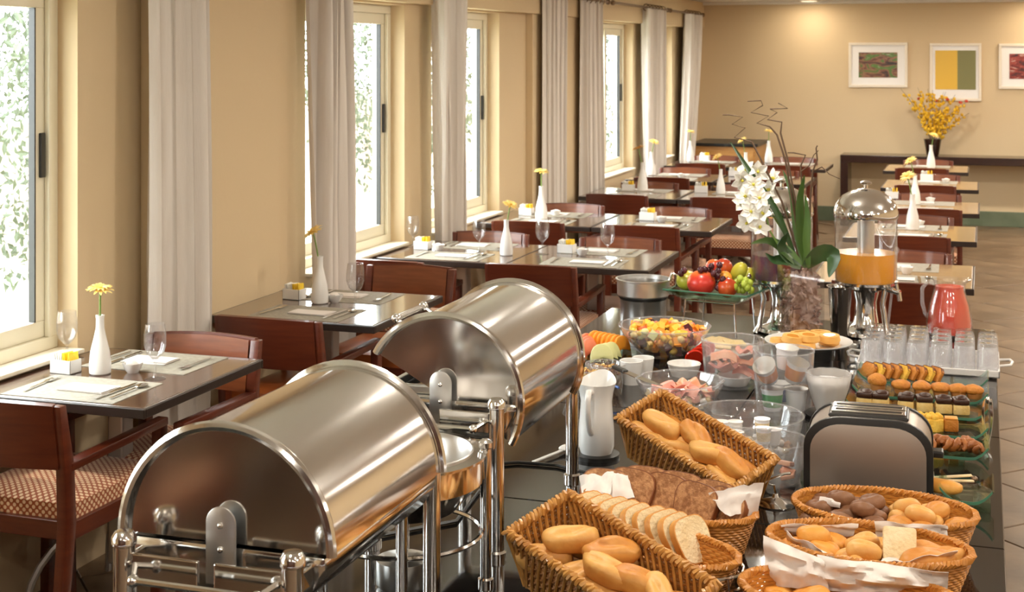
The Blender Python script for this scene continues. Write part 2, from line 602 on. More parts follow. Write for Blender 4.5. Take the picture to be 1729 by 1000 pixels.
def dup(root, loc, rz=0.0, label=None, group=None, rot=None, scale=None):
    r = root.copy()
    COL.objects.link(r)
    r.location = loc
    r.rotation_euler = rot if rot is not None else (0, 0, rz)
    if scale is not None:
        r.scale = (scale,) * 3 if isinstance(scale, (int, float)) else scale
    if label:
        r['label'] = label
    if group:
        r['group'] = group
    for ch in KIDS(root):
        c = ch.copy()
        COL.objects.link(c)
        c.parent = r
        for g in KIDS(ch):
            d = g.copy()
            COL.objects.link(d)
            d.parent = c
    return r


def KIDS(o):
    return [c for c in o.children]


class Proto:
    """first use moves the prototype itself, later uses copy it"""
    def __init__(s, root):
        s.root, s.used = root, False

    def put(s, loc, rz=0.0, label=None, group=None, rot=None, scale=None):
        if s.used:
            return dup(s.root, loc, rz, label, group, rot, scale)
        s.used = True
        s.pend = (loc, rz, label, group, rot, scale)
        s.first = True
        r = dup(s.root, loc, rz, label, group, rot, scale)
        return r

    def done(s):
        for c in list(s.root.children):
            for g in list(c.children):
                bpy.data.objects.remove(g)
            bpy.data.objects.remove(c)
        bpy.data.objects.remove(s.root)


PROTOS = []


def proto(root):
    p = Proto(root)
    PROTOS.append(p)
    return p


def structure(mb, name, m, smooth=0, bevel=0.0, parent=None, kind='structure'):
    o = mb.build(name, m, parent, smooth, bevel)
    if parent is None:
        o['kind'] = kind
    return o

# ================================================================== THE SETTING
XW, YB, ZC = -3.0, 15.6, 2.36          # window wall, back wall, ceiling
XR, YF = 4.2, -3.2                     # far side and rear of the room, behind the camera
WIN = [(0.4, 1.6), (3.03, 4.23), (5.985, 7.18), (7.58, 8.78), (11.3, 12.5), (13.0, 14.2)]
ZS, ZH = 0.77, 2.06                    # sill and head

# floor: slab with tiles laid on the diagonal
fl = MB().mm((XW - 0.3, YF, -0.20), (XR, YB + 0.2, -0.012)).build('floor', 'grout', None, 0)
fl['kind'] = 'structure'
TS = 0.52
tile_me = []
for mn in ('tile_a', 'tile_b', 'tile_c'):
    q = MB().box((0, 0, -0.006), (TS - 0.008, TS - 0.008, 0.012)).mesh('tile', 0, bevel=0.003, bseg=1)
    q.materials.append(MATS[mn])
    tile_me.append(q)
ca, sa = math.cos(PI / 4), math.sin(PI / 4)
nt_ = 0
for i in range(-40, 41):
    for j in range(-40, 41):
        x, y = (i * ca - j * sa) * TS, (i * sa + j * ca) * TS + 6
        keep = (-3.0 < x < -1.45 and 1.6 < y < 9.6) or (-0.1 < x < 1.75 and 2.2 < y < 15.9) or (-1.5 < x < -0.1 and 6.2 < y < 15.9) or (-3 < x < -1.45 and 9.6 <= y < 13)
        if keep and x > XW + 0.05:
            o = link('tile', tile_me[rnd.randrange(3)], None, fl, (x, y, rnd.uniform(-0.001, 0.001)), (0, 0, PI / 4))
            nt_ += 1
rest = MB().mm((XW, YF, -0.0125), (XR, YB, -0.0110))
ro = rest.build('tile_field', 'tile_c', fl, 0)
ro['kind'] = 'stuff'

# window wall
w = MB()
w.mm((XW - 0.18, YF, 0), (XW, YB + 0.2, ZS))
w.mm((XW - 0.18, YF, ZH), (XW, YB + 0.2, ZC + 0.2))
ys = [YF] + [v for a in WIN for v in a] + [YB + 0.2]
for a, b in zip(ys[0::2], ys[1::2]):
    w.mm((XW - 0.18, a, ZS), (XW, b, ZH))
structure(w, 'wall_left', 'wall')
structure(MB().mm((XW, YF, ZH + 0.012), (XW + 0.07, YB, ZC)), 'trim_1', 'wall', bevel=0.006)
structure(MB().mm((XW, 4.62, 0), (XW + 0.05, 5.64, ZH + 0.012)), 'trim_2', 'wall', bevel=0.004)
structure(MB().mm((XW, 9.35, 0), (XW + 0.05, 10.7, ZH + 0.012)), 'trim_3', 'wall', bevel=0.004)
structure(MB().mm((XW - 0.2, YB, 0), (XR, YB + 0.2, ZC + 0.2)), 'wall_back', 'wall')
structure(MB().mm((XW, YB - 0.018, 0), (XR, YB, 0.155)), 'baseboard_back', 'green_base', bevel=0.004)
structure(MB().mm((XR, YF, 0), (XR + 0.2, YB + 0.2, ZC + 0.2)), 'wall_right', 'wall')
structure(MB().mm((XW - 0.2, YF - 0.2, 0), (XR, YF, ZC + 0.2)), 'wall_rear', 'rear_panelling')  # unseen wall, made dark for what the chafer end reflects
structure(MB().mm((XW - 0.2, YF - 0.2, ZC), (XR + 0.2, YB + 0.2, ZC + 0.15)), 'ceiling', 'ceiling')
structure(MB().mm((XW, YB - 0.10, ZC - 0.03), (XR, YB, ZC)), 'trim_4', 'ceiling', bevel=0.004)

for wi, (a, b) in enumerate(WIN):
    win = thing('window_%d' % (wi + 1), None, None, (XW - 0.12, a, ZS))
    win['kind'] = 'structure'
    W_, H_ = b - a, ZH - ZS
    fr = MB()
    t = 0.045
    fr.mm((-0.05, 0, 0), (0.04, W_, t)).mm((-0.05, 0, H_ - t), (0.04, W_, H_))
    fr.mm((-0.05, 0, t), (0.04, t, H_ - t)).mm((-0.05, W_ - t, t), (0.04, W_, H_ - t))
    fr.mm((0.025, t, t), (0.045, t + 0.012, H_ - t)).mm((0.025, W_ - t - 0.012, t), (0.045, W_ - t, H_ - t))
    fr.build('window_frame', 'frame_cream', win, 0, bevel=0.003)
    for k, (y0, y1, xx) in enumerate(((t, W_ / 2 + 0.03, -0.025), (W_ / 2 - 0.03, W_ - t, 0.010))):
        sw = 0.058
        s_ = MB()
        s_.mm((xx - 0.014, y0, t), (xx + 0.014, y1, t + sw)).mm((xx - 0.014, y0, H_ - t - sw), (xx + 0.014, y1, H_ - t))
        s_.mm((xx - 0.014, y0, t + sw), (xx + 0.014, y0 + sw, H_ - t - sw)).mm((xx - 0.014, y1 - sw, t + sw), (xx + 0.014, y1, H_ - t - sw))
        so = s_.build('sash', 'frame_cream', win, 0, bevel=0.003)
        MB().mm((xx - 0.003, y0 + sw, t + sw), (xx + 0.003, y1 - sw, H_ - t - sw)).build('pane', 'pane_glass', so, 0)
        g = MB()
        for (p0, p1) in (((xx - 0.010, y0 + sw, t + sw), (xx + 0.0145, y0 + sw + 0.007, H_ - t - sw)), ((xx - 0.010, y1 - sw - 0.007, t + sw), (xx + 0.0145, y1 - sw, H_ - t - sw))):
            g.mm(p0, p1)
        g.build('gasket', 'black_plastic', so, 0)
        if k == 1:
            MB().mm((xx + 0.014, y1 - 0.042, 0.60), (xx + 0.026, y1 - 0.018, 0.755)).build('handle', 'black_plastic', so, 0, bevel=0.003)
    MB().mm((0.045, -0.0, -0.012), (0.150, W_, 0.002)).build('sill', 'wall_reveal', win, 0, bevel=0.003)

# ceiling lamps: unseen grid added for room light, two real ones at back wall
def downlight(x, y, w, label_group, warm=(1.0, 0.92, 0.80)):
    t = thing('ceiling_light', 'round recessed lamp in the cream ceiling', 'lamp', (x, y, ZC), 0, 'round recessed ceiling lamps')
    MB().lathe([(0.085, -0.002), (0.112, -0.002), (0.115, -0.010), (0.085, -0.014), (0.085, -0.002)], 24).build('trim_ring', 'porcelain', t)
    MB().lathe([(0, -0.003), (0.085, -0.003), (0.085, -0.006), (0, -0.006)], 24).build('diffuser', 'lamp_face', t)
    l = bpy.data.lights.new('bulb', 'AREA')
    l.shape = 'DISK'
    l.size = 0.16
    l.energy = w
    l.color = warm
    lo = bpy.data.objects.new('bulb', l)
    COL.objects.link(lo)
    lo.parent = t
    lo.location = (0, 0, -0.02)
    if y < 8:
        # bare point light added under the disc to brighten the ceiling
        l2 = bpy.data.lights.new('globe_bulb', 'POINT')
        l2.energy = w * 0.75
        l2.shadow_soft_size = 0.06
        l2.color = warm
        lo2 = bpy.data.objects.new('globe_bulb', l2)
        COL.objects.link(lo2)
        lo2.parent = t
        lo2.location = (0, 0, -0.20)


for yy in (-1.6, 0.6, 2.8, 5.0, 7.2, 9.4, 11.6, 13.6):
    for xx in (-1.0, 0.9, 2.8):  # unseen lamp grid, added to raise the room's light
        downlight(xx, yy, LAMP_W * (0.78 if yy < 8 else 1.75), '')
for xx in (-1.75, 0.55):
    downlight(xx, 15.25, LAMP_W * 0.30, '', (1.0, 0.86, 0.66))

# outside the windows
gd = MB().mm((-40, -20, -0.5), (XW - 0.35, 40, -0.35)).build('ground', 'outside_ground', None, 0)
gd['kind'] = 'structure'
gw = MB()
for k in range(9):
    gw.mm((-9.3, -2 + k * 3.2, -0.35), (-9.1, 1.0 + k * 3.2, 1.1))
    gw.mm((-9.4, 1.0 + k * 3.2, -0.35), (-9.0, 1.2 + k * 3.2, 1.25))
gwo = gw.build('garden_wall', 'outside_wall', None, 0)
tag(gwo, 'low pale garden wall out beyond the windows', 'wall', kind='structure')


def tree(loc, h, r, label, seed, nl=5000):
    rr = random.Random(seed)
    t = thing('garden_tree', label, 'tree', loc, 0, 'trees outside the windows')
    MB().tube([(0, 0, 0), (0.05, 0.02, h * 0.3), (-0.03, 0.05, h * 0.62), (0, 0, h * 0.8)], [0.10, 0.08, 0.06, 0.03], 8).build('trunk', 'outside_trunk', t)
    m = MB()
    for k in range(nl):
        while True:
            p = Vector((rr.uniform(-1, 1), rr.uniform(-1, 1), rr.uniform(-1, 1)))
            if 0.35 < p.length < 1:
                break
        if mnoise.noise(p * 2.2 + Vector((seed, 0, 0))) < -0.15:
            continue
        c = Vector((p.x * r, p.y * r, h * 0.58 + p.z * h * 0.45))
        q = Euler((rr.uniform(0, 6), rr.uniform(0, 6), rr.uniform(0, 6))).to_matrix()
        L, Wd = rr.uniform(0.05, 0.11), rr.uniform(0.012, 0.028)
        vs = [q @ Vector(v) for v in ((-L / 2, 0, 0), (0, -Wd, 0.012), (L / 2, 0, 0), (0, Wd, 0.012))]
        m.add([c + v for v in vs], [(0, 1, 2, 3)])
    o = m.build('foliage', 'outside_leaf', t, 0)
    o['kind'] = 'stuff'


TREES = [(-7.0, 8.6, 2.9, 1.3, 'leafy garden tree behind the first window pane'), (-7.6, 12.4, 3.3, 1.5, 'tall leafy tree outside the second window'),
         (-6.4, 15.6, 3.0, 1.3, 'leafy tree outside the third window behind curtain'), (-8.4, 19.5, 3.4, 1.6, 'broad tree seen through the fourth window'),
         (-6.2, 23.0, 3.0, 1.4, 'far leafy tree seen through the fifth window'), (-10.5, 15.0, 4.0, 2.0, 'distant tall tree behind the garden wall')]
for k, (x, y, h, r, lb) in enumerate(TREES):
    tree((x, y, -0.36), h, r, lb, k + 3)

# ------------------------------------------------------------------ curtains and rods
def curtain(name_label, y0, y1, b0, b1, folds, zt=2.205, zb=0.02, seed=1, x0=-2.890, amp=0.040):
    """y0..y1 at the rod, b0..b1 at the hem"""
    rr = random.Random(seed)
    ph = [rr.uniform(0, 6.28) for _ in range(4)]
    t = thing('curtain', name_label, 'curtain', (x0, (y0 + y1) / 2, 0), 0, 'white curtains along the windows')

    def fn(u, v):
        z = zt + (zb - zt) * v
        wv = v ** 1.3
        y = (y0 + (y1 - y0) * u) * (1 - wv) + (b0 + (b1 - b0) * u) * wv
        a = amp * (0.75 + 0.35 * math.sin(v * 2 + ph[0]))
        x = a * math.sin(2 * PI * folds * u + ph[1] + 0.5 * math.sin(3 * v + ph[2])) + 0.3 * a * math.sin(2 * PI * folds * 2.3 * u + ph[3])
        yy = y + 0.25 * (y1 - y0) / folds * math.sin(4 * PI * folds * u + ph[1]) * 0.5
        return (x, yy - (y0 + y1) / 2, z)
    MB().grid(fn, folds * 14, 16, thick=0.004).build('fabric', 'curtain', t, 70)
    for k in range(folds):
        yy = y0 + (y1 - y0) * (k + 0.5) / folds - (y0 + y1) / 2
        hd = MB()
        hd.tube([(0.030 * math.cos(a), yy, zt + 0.014 + 0.030 * math.sin(a) - 0.004) for a in [2 * PI * i / 14 for i in range(14)]], 0.004, 6, closed=True)
        hd.build('ring', 'bronze', t)


curtain('white curtain hanging between the first window and second window table', 4.50, 4.92, 4.48, 4.94, 4, seed=2)
curtain('narrow beige curtain hanging in front of the second window', 5.87, 6.18, 5.90, 6.24, 4, seed=3)
curtain('white folded curtain before the third window, behind water glasses', 7.37, 7.80, 7.45, 7.86, 5, seed=4)
curtain('white curtain on the bare wall section past the third window', 9.45, 9.98, 9.42, 9.95, 5, seed=5)
curtain('beige curtain at the near edge of the fourth window', 10.40, 11.03, 10.40, 11.05, 5, seed=6)
curtain('white curtain between the fourth and fifth windows', 12.5, 13.32, 12.52, 13.36, 6, seed=7)
curtain('white curtain swept aside in the room corner by the sideboard', 14.35, 15.10, 14.0, 14.45, 5, seed=8)
for k, (a, b, lb) in enumerate(((4.30, 8.05, 'bronze curtain rod above the second and third windows'), (9.30, 11.15, 'bronze curtain rod on the bare wall section'),
                                (11.35, 13.45, 'bronze curtain rod above the fourth window'), (13.6, 15.25, 'bronze curtain rod above the corner window'))):
    t = thing('curtain_rod', lb, 'curtain rod', (-2.885, a, 2.215))
    MB().tube([(0, 0, 0), (0, b - a, 0)], 0.011, 10).build('pole', 'bronze', t)
    for yy in (-0.02, b - a + 0.02):
        MB().blob(0.022, 0.028, 0.022, (0, yy, 0)).build('finial', 'bronze', t)
    for yy in (0.08, b - a - 0.08):
        MB().tube([(0, yy, 0), (-0.045, yy, 0.0)], 0.008, 8).build('bracket', 'bronze', t)

# ------------------------------------------------------------------ back wall pictures
def picture(label, x0, x1, z0, z1, kind):
    t = thing('framed_picture', label, 'picture', ((x0 + x1) / 2, YB, z0))
    w2, h = (x1 - x0) / 2, z1 - z0
    fw = 0.028
    f = MB()
    f.mm((-w2, -0.03, 0), (w2, 0, fw)).mm((-w2, -0.03, h - fw), (w2, 0, h)).mm((-w2, -0.03, fw), (-w2 + fw, 0, h - fw)).mm((w2 - fw, -0.03, fw), (w2, 0, h - fw))
    f.build('frame', 'picture_frame', t, 0, bevel=0.004)
    MB().mm((-w2 + fw, -0.014, fw), (w2 - fw, -0.002, h - fw)).build('mount', 'mat_board', t, 0)
    if kind == 'two':
        MB().mm((-w2 + 0.055, -0.017, 0.12), (0.02, -0.014, h - 0.075)).build('yellow_panel', 'picture_yellow', t, 0)
        MB().mm((0.02, -0.017, 0.12), (w2 - 0.055, -0.014, h - 0.075)).build('olive_panel', 'picture_olive', t, 0)
    else:
        MB().mm((-w2 + 0.105, -0.017, 0.105), (w2 - 0.105, -0.014, h - 0.105)).build('print', kind, t, 0)


picture('cream framed photo print of green leaves with white mount', -1.37, -0.76, 1.436, 1.914, 'print_leaves')
picture('tall framed picture of yellow and olive panels', -0.536, -0.02, 1.30, 1.905, 'two')
picture('framed print of red berries cut by the picture edge', 0.15, 0.76, 1.43, 1.90, 'print_berries')

# console and its vase
t = thing('console_table', 'long dark wood console against the back wall', 'console', (0, 0, 0))
MB().mm((-1.42, 15.17, 0.66), (1.6, 15.56, 0.74)).build('top', 'dark_wood', t, 0, bevel=0.004)
for xa in (-1.42, 1.52):
    MB().mm((xa, 15.17, 0), (xa + 0.08, 15.56, 0.66)).build('leg', 'dark_wood', t, 0, bevel=0.003)
t = thing('sideboard', 'wooden sideboard with black top in the window corner', 'sideboard', (0, 0, 0))
MB().mm((-2.90, 14.75, 0.10), (-2.24, 15.5, 0.80)).build('body', 'orange_wood', t, 0, bevel=0.003)
MB().mm((-2.92, 14.72, 0.83), (-2.21, 15.53, 0.862)).build('top', 'black_plastic', t, 0, bevel=0.004)
MB().mm((-2.90, 14.75, 0.80), (-2.24, 15.5, 0.83)).build('top_rail', 'orange_wood', t, 0)
for k in range(2):
    dr = MB().mm((-2.875 + k * 0.315, 14.735, 0.13), (-2.575 + k * 0.315, 14.75, 0.66)).build('door', 'orange_wood', t, 0, bevel=0.002)
    MB().mm((-2.60 + k * 0.05, 14.72, 0.42), (-2.585 + k * 0.05, 14.735, 0.54)).build('handle', 'steel_grey', dr, 0)
MB().mm((-2.875, 14.735, 0.69), (-2.26, 14.75, 0.79)).build('drawer', 'orange_wood', t, 0, bevel=0.002)
for x, y in ((-2.88, 14.77), (-2.28, 14.77), (-2.88, 15.46), (-2.28, 15.46)):
    MB().mm((x, y, 0), (x + 0.04, y + 0.04, 0.10)).build('leg', 'dark_wood', t, 0)

vp = Vector((-0.50, 15.36, 0.74))
t = thing('console_vase', 'dark flared vase on the long console', 'vase', vp)
MB().lathe([(0, 0), (0.055, 0), (0.062, 0.01), (0.088, 0.16), (0.092, 0.17), (0.082, 0.17), (0.056, 0.02), (0, 0.02)], 24).build('body', 'bark', t)
t.children[0].data.materials[0] = MATS['dark_wood']
fl_ = thing('yellow_branches', 'spray of yellow blossom branches in the console vase', 'flowers', vp + Vector((0, 0, 0.03)))
for k in range(13):
    rr = random.Random(40 + k)
    an = -0.46 + 1.18 * k / 12 + rr.uniform(-0.06, 0.06)
    Ln = rr.uniform(0.55, 0.72) * (1.0 if abs(an) < 0.5 else 0.92)
    dy = rr.uniform(-0.10, 0.08)
    pts = [Vector((math.sin(an) * 0.02, 0, 0.02))]
    for i in range(1, 9):
        f = i / 8
        pts.append(Vector((math.sin(an * (0.25 + 0.75 * f)) * Ln * f, dy * f, 0.02 + math.cos(an * 0.9) * Ln * f)))
    br = MB().tube(pts, [0.004 - 0.0003 * i for i in range(9)], 5).build('branch', 'twig', fl_)
    bl = MB()
    for i in range(30):
        f = rr.uniform(0.32, 0.93)
        q = pts[0].lerp(pts[-1], f)
        a = int(f * 8)
        q = pts[a].lerp(pts[min(a + 1, 8)], f * 8 - a)
        q = q + Vector((rr.uniform(-0.025, 0.025), rr.uniform(-0.025, 0.025), rr.uniform(-0.02, 0.02)))
        bl.blob(rr.uniform(0.010, 0.018), rr.uniform(0.010, 0.018), rr.uniform(0.010, 0.02), q, 6, 4)
    o = bl.build('blossom', 'forsythia' if k not in (2, 9) else 'forsythia', br, 60)
for k, (px, py) in enumerate(((1552, 167), (1580, 170), (1622, 173), (1632, 171), (1600, 168))):
    p = aty(px, py, 15.33) - fl_.location
    MB().blob(0.022, 0.016, 0.016, p, 7, 5, amp=0.3, freq=60).build('dark_bloom', 'apple_red', fl_)

# ================================================================== DINING FURNITURE
def make_chair(seat_mat):
    t = thing('dining_chair', 'x', 'chair')
    W, D = 0.215, 0.23
    st = MB()

    def seat(u, v):
        return 0
    # cushion: rounded slab, slightly domed
    n = 12
    vs, fs = [], []
    zt, zb = 0.492, 0.425
    for lay in range(2):
        for i in range(n + 1):
            for j in range(n + 1):
                x = -W + 0.012 + (2 * W - 0.024) * i / n
                y = -D + 0.02 + (2 * D) * j / n
                e = min(i, n - i, j, n - j) / n
                if lay == 0:
                    z = zt - (0.016 if e == 0 else (0.004 if e < 0.1 else 0)) + 0.010 * math.sin(PI * i / n) * math.sin(PI * j / n)
                else:
                    z = zb
                vs.append((x, y, z))
    N1 = n + 1
    for i in range(n):
        for j in range(n):
            a = i * N1 + j
            fs.append((a, a + N1, a + N1 + 1, a + 1))
            b = a + N1 * N1
            fs.append((b, b + 1, b + N1 + 1, b + N1))
    o_ = N1 * N1
    for i in range(n):
        for (p, q) in (((i * N1), ((i + 1) * N1)), ((n * N1 + i), (n * N1 + i + 1)), (((i + 1) * N1 + n), (i * N1 + n)), ((i + 1), (i))):
            fs.append((q, p, p + o_, q + o_))
    MB().add(vs, fs).build('seat', seat_mat, t, 50, uvbox=True)
    fr = MB()
    fr.mm((-W + 0.02, D + 0.0, 0.375), (W - 0.02, D + 0.028, 0.43)).mm((-W + 0.02, -D, 0.375), (W - 0.02, -D + 0.025, 0.43))
    fr.mm((-W, -D, 0.375), (-W + 0.026, D, 0.43)).mm((W - 0.026, -D, 0.375), (W, D, 0.43))
    fr.build('seat_frame', 'chair_wood', t, 0, bevel=0.003)
    for s in (-1, 1):
        x = s * (W - 0.004)
        # rear leg runs up into the back post
        lg = MB()
        prof = [(-0.34, 0.0, 0.032), (-0.265, 0.25, 0.042), (-0.245, 0.43, 0.048), (-0.252, 0.60, 0.044), (-0.285, 0.785, 0.030)]
        v2, f2 = [], []
        for (y, z, d) in prof:
            for (a, b) in ((-1, -1), (1, -1), (1, 1), (-1, 1)):
                v2.append((x + a * 0.017, y + b * d / 2, z))
        for i in range(len(prof) - 1):
            for k in range(4):
                l = (k + 1) % 4
                f2.append((i * 4 + k, i * 4 + l, i * 4 + 4 + l, i * 4 + 4 + k))
        f2 += [(3, 2, 1, 0), tuple(4 * (len(prof) - 1) + k for k in range(4))]
        lg.add(v2, f2).build('rear_leg', 'chair_wood', t, 30, bevel=0.003)
        fl2 = MB().bar((x, D - 0.005, 0), (x, D + 0.005, 0.60), 0.034, 0.042, up=(0, 1, 0))
        fl2.build('front_leg', 'chair_wood', t, 30, bevel=0.003)
        MB().bar((x, -0.245, 0.598), (x, D + 0.026, 0.612), 0.040, 0.026).build('armrest', 'chair_wood', t, 30, bevel=0.004)
    # curved back panel between the posts

    def back(u, v):
        x = -W + 0.012 + (2 * W - 0.024) * u
        z = 0.60 + 0.19 * v + 0.006 * math.sin(PI * u) * v
        y = -0.262 - 0.028 * v - 0.028 * math.sin(PI * u)
        return (x, y, z)
    MB().grid(back, 13, 5, thick=-0.018).build('backrest', 'chair_wood', t, 40)

    def veneer(u, v):
        p = back(0.035 + 0.93 * u, 0.03 + 0.94 * v)
        return (p[0], p[1] + 0.0215, p[2])
    MB().grid(veneer, 13, 4, thick=0.003).build('front_veneer', 'chair_wood_light', t, 40)
    return t


CH_DOT = proto(make_chair('dot_fabric'))
CH_LEA = proto(make_chair('leather'))


def make_table(top, edge='table_edge'):
    t = thing('dining_table', 'x', 'table')
    h = 0.36
    MB().mm((-h + 0.004, -h + 0.004, 0.722), (h - 0.004, h - 0.004, 0.75)).build('tabletop', top, t, 0, bevel=0.004)
    e = MB()
    e.mm((-h - 0.006, -h - 0.006, 0.719), (h + 0.006, -h + 0.006, 0.7485)).mm((-h - 0.006, h - 0.006, 0.719), (h + 0.006, h + 0.006, 0.7485))
    e.mm((-h - 0.006, -h + 0.006, 0.719), (-h + 0.006, h - 0.006, 0.7485)).mm((h - 0.006, -h + 0.006, 0.719), (h + 0.006, h - 0.006, 0.7485))
    e.build('edge_band', edge, t, 0, bevel=0.003)
    MB().mm((-0.20, -0.20, 0.700), (0.20, 0.20, 0.722)).build('under_plate', 'table_edge', t, 0)
    MB().box((0, 0, 0.42), (0.065, 0.065, 0.56)).build('column', 'steel_grey', t, 0, bevel=0.008)
    for k in range(4):
        a = PI / 4 + k * PI / 2
        pts = []
        for i in range(9):
            f = i / 8
            r_ = 0.02 + 0.30 * math.sin(f * PI / 2)
            pts.append((r_ * math.cos(a), r_ * math.sin(a), 0.30 - 0.288 * (1 - math.cos(f * PI / 2))))
        MB().tube(pts, 0.013, 8).build('leg', 'steel_grey', t)
    return t


TB = proto(make_table('table_top'))
TB_REFLECT = proto(make_table('table_top_tan'))


# ---- table ware prototypes (origin at what they stand on)
def make_goblet():
    t = thing('water_goblet', 'x', 'glass')
    MB().lathe([(0, 0), (0.033, 0.0), (0.034, 0.002), (0.010, 0.006), (0.005, 0.012), (0.0042, 0.040), (0.0048, 0.058), (0.010, 0.066), (0, 0.066)], 20).build('stem', 'glass_goblet', t)
    MB().lathe([(0, 0.064), (0.012, 0.066), (0.028, 0.084), (0.036, 0.110), (0.036, 0.140), (0.031, 0.178), (0.0295, 0.178), (0.0345, 0.140), (0.0345, 0.110), (0.027, 0.086), (0.010, 0.069), (0, 0.068)], 24).build('bowl', 'glass_goblet', t)
    return t


def make_vase():
    t = thing('bud_vase', 'x', 'vase')
    MB().lathe([(0, 0), (0.031, 0), (0.035, 0.004), (0.036, 0.03), (0.031, 0.075), (0.020, 0.120), (0.0135, 0.150), (0.013, 0.180), (0.0145, 0.192), (0.0105, 0.192), (0.0095, 0.15), (0, 0.14)], 24).build('body', 'porcelain', t)
    return t


def make_gerbera(bend, tilt, L, petal='petal_yellow', seed=0):
    t = thing('gerbera', 'x', 'flower')
    rr = random.Random(seed)
    pts = [Vector((bend * f * f, 0.1 * bend * f, -0.10 + (L + 0.10) * f)) for f in [i / 7 for i in range(8)]]
    MB().tube(pts, 0.0032, 6).build('stem', 'stem_green', t)
    top = pts[-1]
    q = Euler((rr.uniform(-0.15, 0.15) + R(12), tilt, 0)).to_matrix()
    m = MB()
    for ly in range(2):
        for k in range(15):
            a = 2 * PI * (k + 0.5 * ly) / 15 + rr.uniform(-0.06, 0.06)
            ln = (0.041 if ly == 0 else 0.032) * rr.uniform(0.92, 1.08)
            up = 0.004 + 0.006 * ly + rr.uniform(-0.003, 0.003)
            w_ = 0.0062

            def pf(u, v, a=a, ln=ln, up=up, w_=w_):
                r_ = 0.006 + ln * v
                wd = w_ * math.sin(PI * min(0.96, 0.18 + 0.8 * v)) * (u - 0.5) * 2
                z = up * math.sin(PI * 0.6 * v) * 1.4 - 0.006 * v * v + 0.002
                return q @ Vector((r_ * math.cos(a) - wd * math.sin(a), r_ * math.sin(a) + wd * math.cos(a), z)) + top
            m.grid(pf, 3, 5, thick=0.0008)
    m.build('petals', petal, t, 60)
    MB().blob(0.011, 0.011, 0.006, top + q @ Vector((0, 0, 0.005)), 10, 6, amp=0.2, freq=400).build('flower_centre', 'petal_centre', t)
    return t


def make_caddy():
    t = thing('sugar_caddy', 'x', 'caddy')
    m = MB()
    a, b, h = 0.042, 0.028, 0.045
    m.mm((-a, -b, 0), (a, b, 0.005)).mm((-a, -b, 0), (-a + 0.004, b, h)).mm((a - 0.004, -b, 0), (a, b, h)).mm((-a, -b, 0), (a, -b + 0.004, h)).mm((-a, b - 0.004, 0), (a, b, h))
    m.build('tray', 'porcelain', t, 0, bevel=0.0015)
    for k in range(9):
        x = -0.034 + k * 0.0085
        yel = k >= 5
        MB().box((x, rnd.uniform(-0.003, 0.003), 0.036 + rnd.uniform(0, 0.006)), (0.004, 0.044, 0.056), (rnd.uniform(-.08, .08), rnd.uniform(-0.25, 0.25), 0)).build('sachet', 'sugar_yellow' if yel else 'sugar_white', t, 0, bevel=0.001)
    return t


def make_fork():
    m = MB()
    m.bar((0, -0.10, 0.003), (0, 0.03, 0.004), 0.008, 0.002).bar((0, 0.03, 0.004), (0, 0.055, 0.003), 0.020, 0.002)
    for k in range(4):
        m.bar((-0.0082 + k * 0.0055, 0.055, 0.003), (-0.0082 + k * 0.0055, 0.092, 0.006), 0.003, 0.0018)
    o = m.build('fork', 'steel', None, 0)
    return tag(o, 'x', 'fork')


def make_knife():
    m = MB()
    m.bar((0, -0.11, 0.003), (0, 0.0, 0.003), 0.011, 0.003).prism([(-0.007, 0), (0.007, 0), (0.007, 0.075), (0.001, 0.105), (-0.007, 0.10)], (0, 0, 0.002), (1, 0, 0), (0, 1, 0), (0, 0, 0.0015))
    return tag(m.build('knife', 'steel', None, 0), 'x', 'knife')


def make_spoon():
    m = MB()
    m.bar((0, -0.10, 0.003), (0, 0.04, 0.004), 0.007, 0.002).blob(0.017, 0.027, 0.005, (0, 0.065, 0.006), 12, 6)
    return tag(m.build('spoon', 'steel', None, 40), 'x', 'spoon')


def make_placemat():
    m = MB().mm((-0.20, -0.14, 0), (0.20, 0.14, 0.002))
    return tag(m.build('placemat', 'placemat', None, 0), 'x', 'placemat')


def make_napkin():
    t = thing('paper_napkin', 'x', 'napkin')
    MB().grid(lambda u, v: (-0.085 + 0.17 * u, -0.05 + 0.10 * v, 0.0035 + 0.0015 * math.sin(5 * u) * math.sin(4 * v)), 8, 6, thick=0.0016).build('lower_fold', 'paper', t, 60)
    MB().grid(lambda u, v: (-0.083 + 0.166 * u, -0.05 + 0.085 * v, 0.0062 + 0.0016 * math.sin(5 * u + 1) * math.sin(3 * v)), 8, 6, thick=0.0012).build('upper_fold', 'paper', t, 60)
    return t


def make_dish():
    t = thing('sauce_dish', 'x', 'dish')
    MB().lathe([(0, 0), (0.018, 0), (0.026, 0.012), (0.033, 0.032), (0.030, 0.032), (0.022, 0.010), (0, 0.006)], 24, mod=lambda a, z: 1 + 0.06 * math.sin(8 * a) * (z / 0.032)).build('bowl', 'porcelain', t)
    MB().blob(0.023, 0.023, 0.014, (0, 0, 0.026), 12, 6, amp=0.35, freq=70).build('folded_paper', 'paper', t)
    return t


GOB, VAS, CAD, PLM, NAP, DIS = (proto(f()) for f in (make_goblet, make_vase, make_caddy, make_placemat, make_napkin, make_dish))
FRK, KNF, SPN = (proto(f()) for f in (make_fork, make_knife, make_spoon))
GER = [proto(make_gerbera(0.0, R(8), 0.088, seed=1)), proto(make_gerbera(-0.028, R(-30), 0.10, seed=2)), proto(make_gerbera(0.022, R(22), 0.085, seed=3))]
GER_DARK = proto(make_gerbera(-0.03, R(-20), 0.10, 'petal_centre', 4))

ZT = 0.75
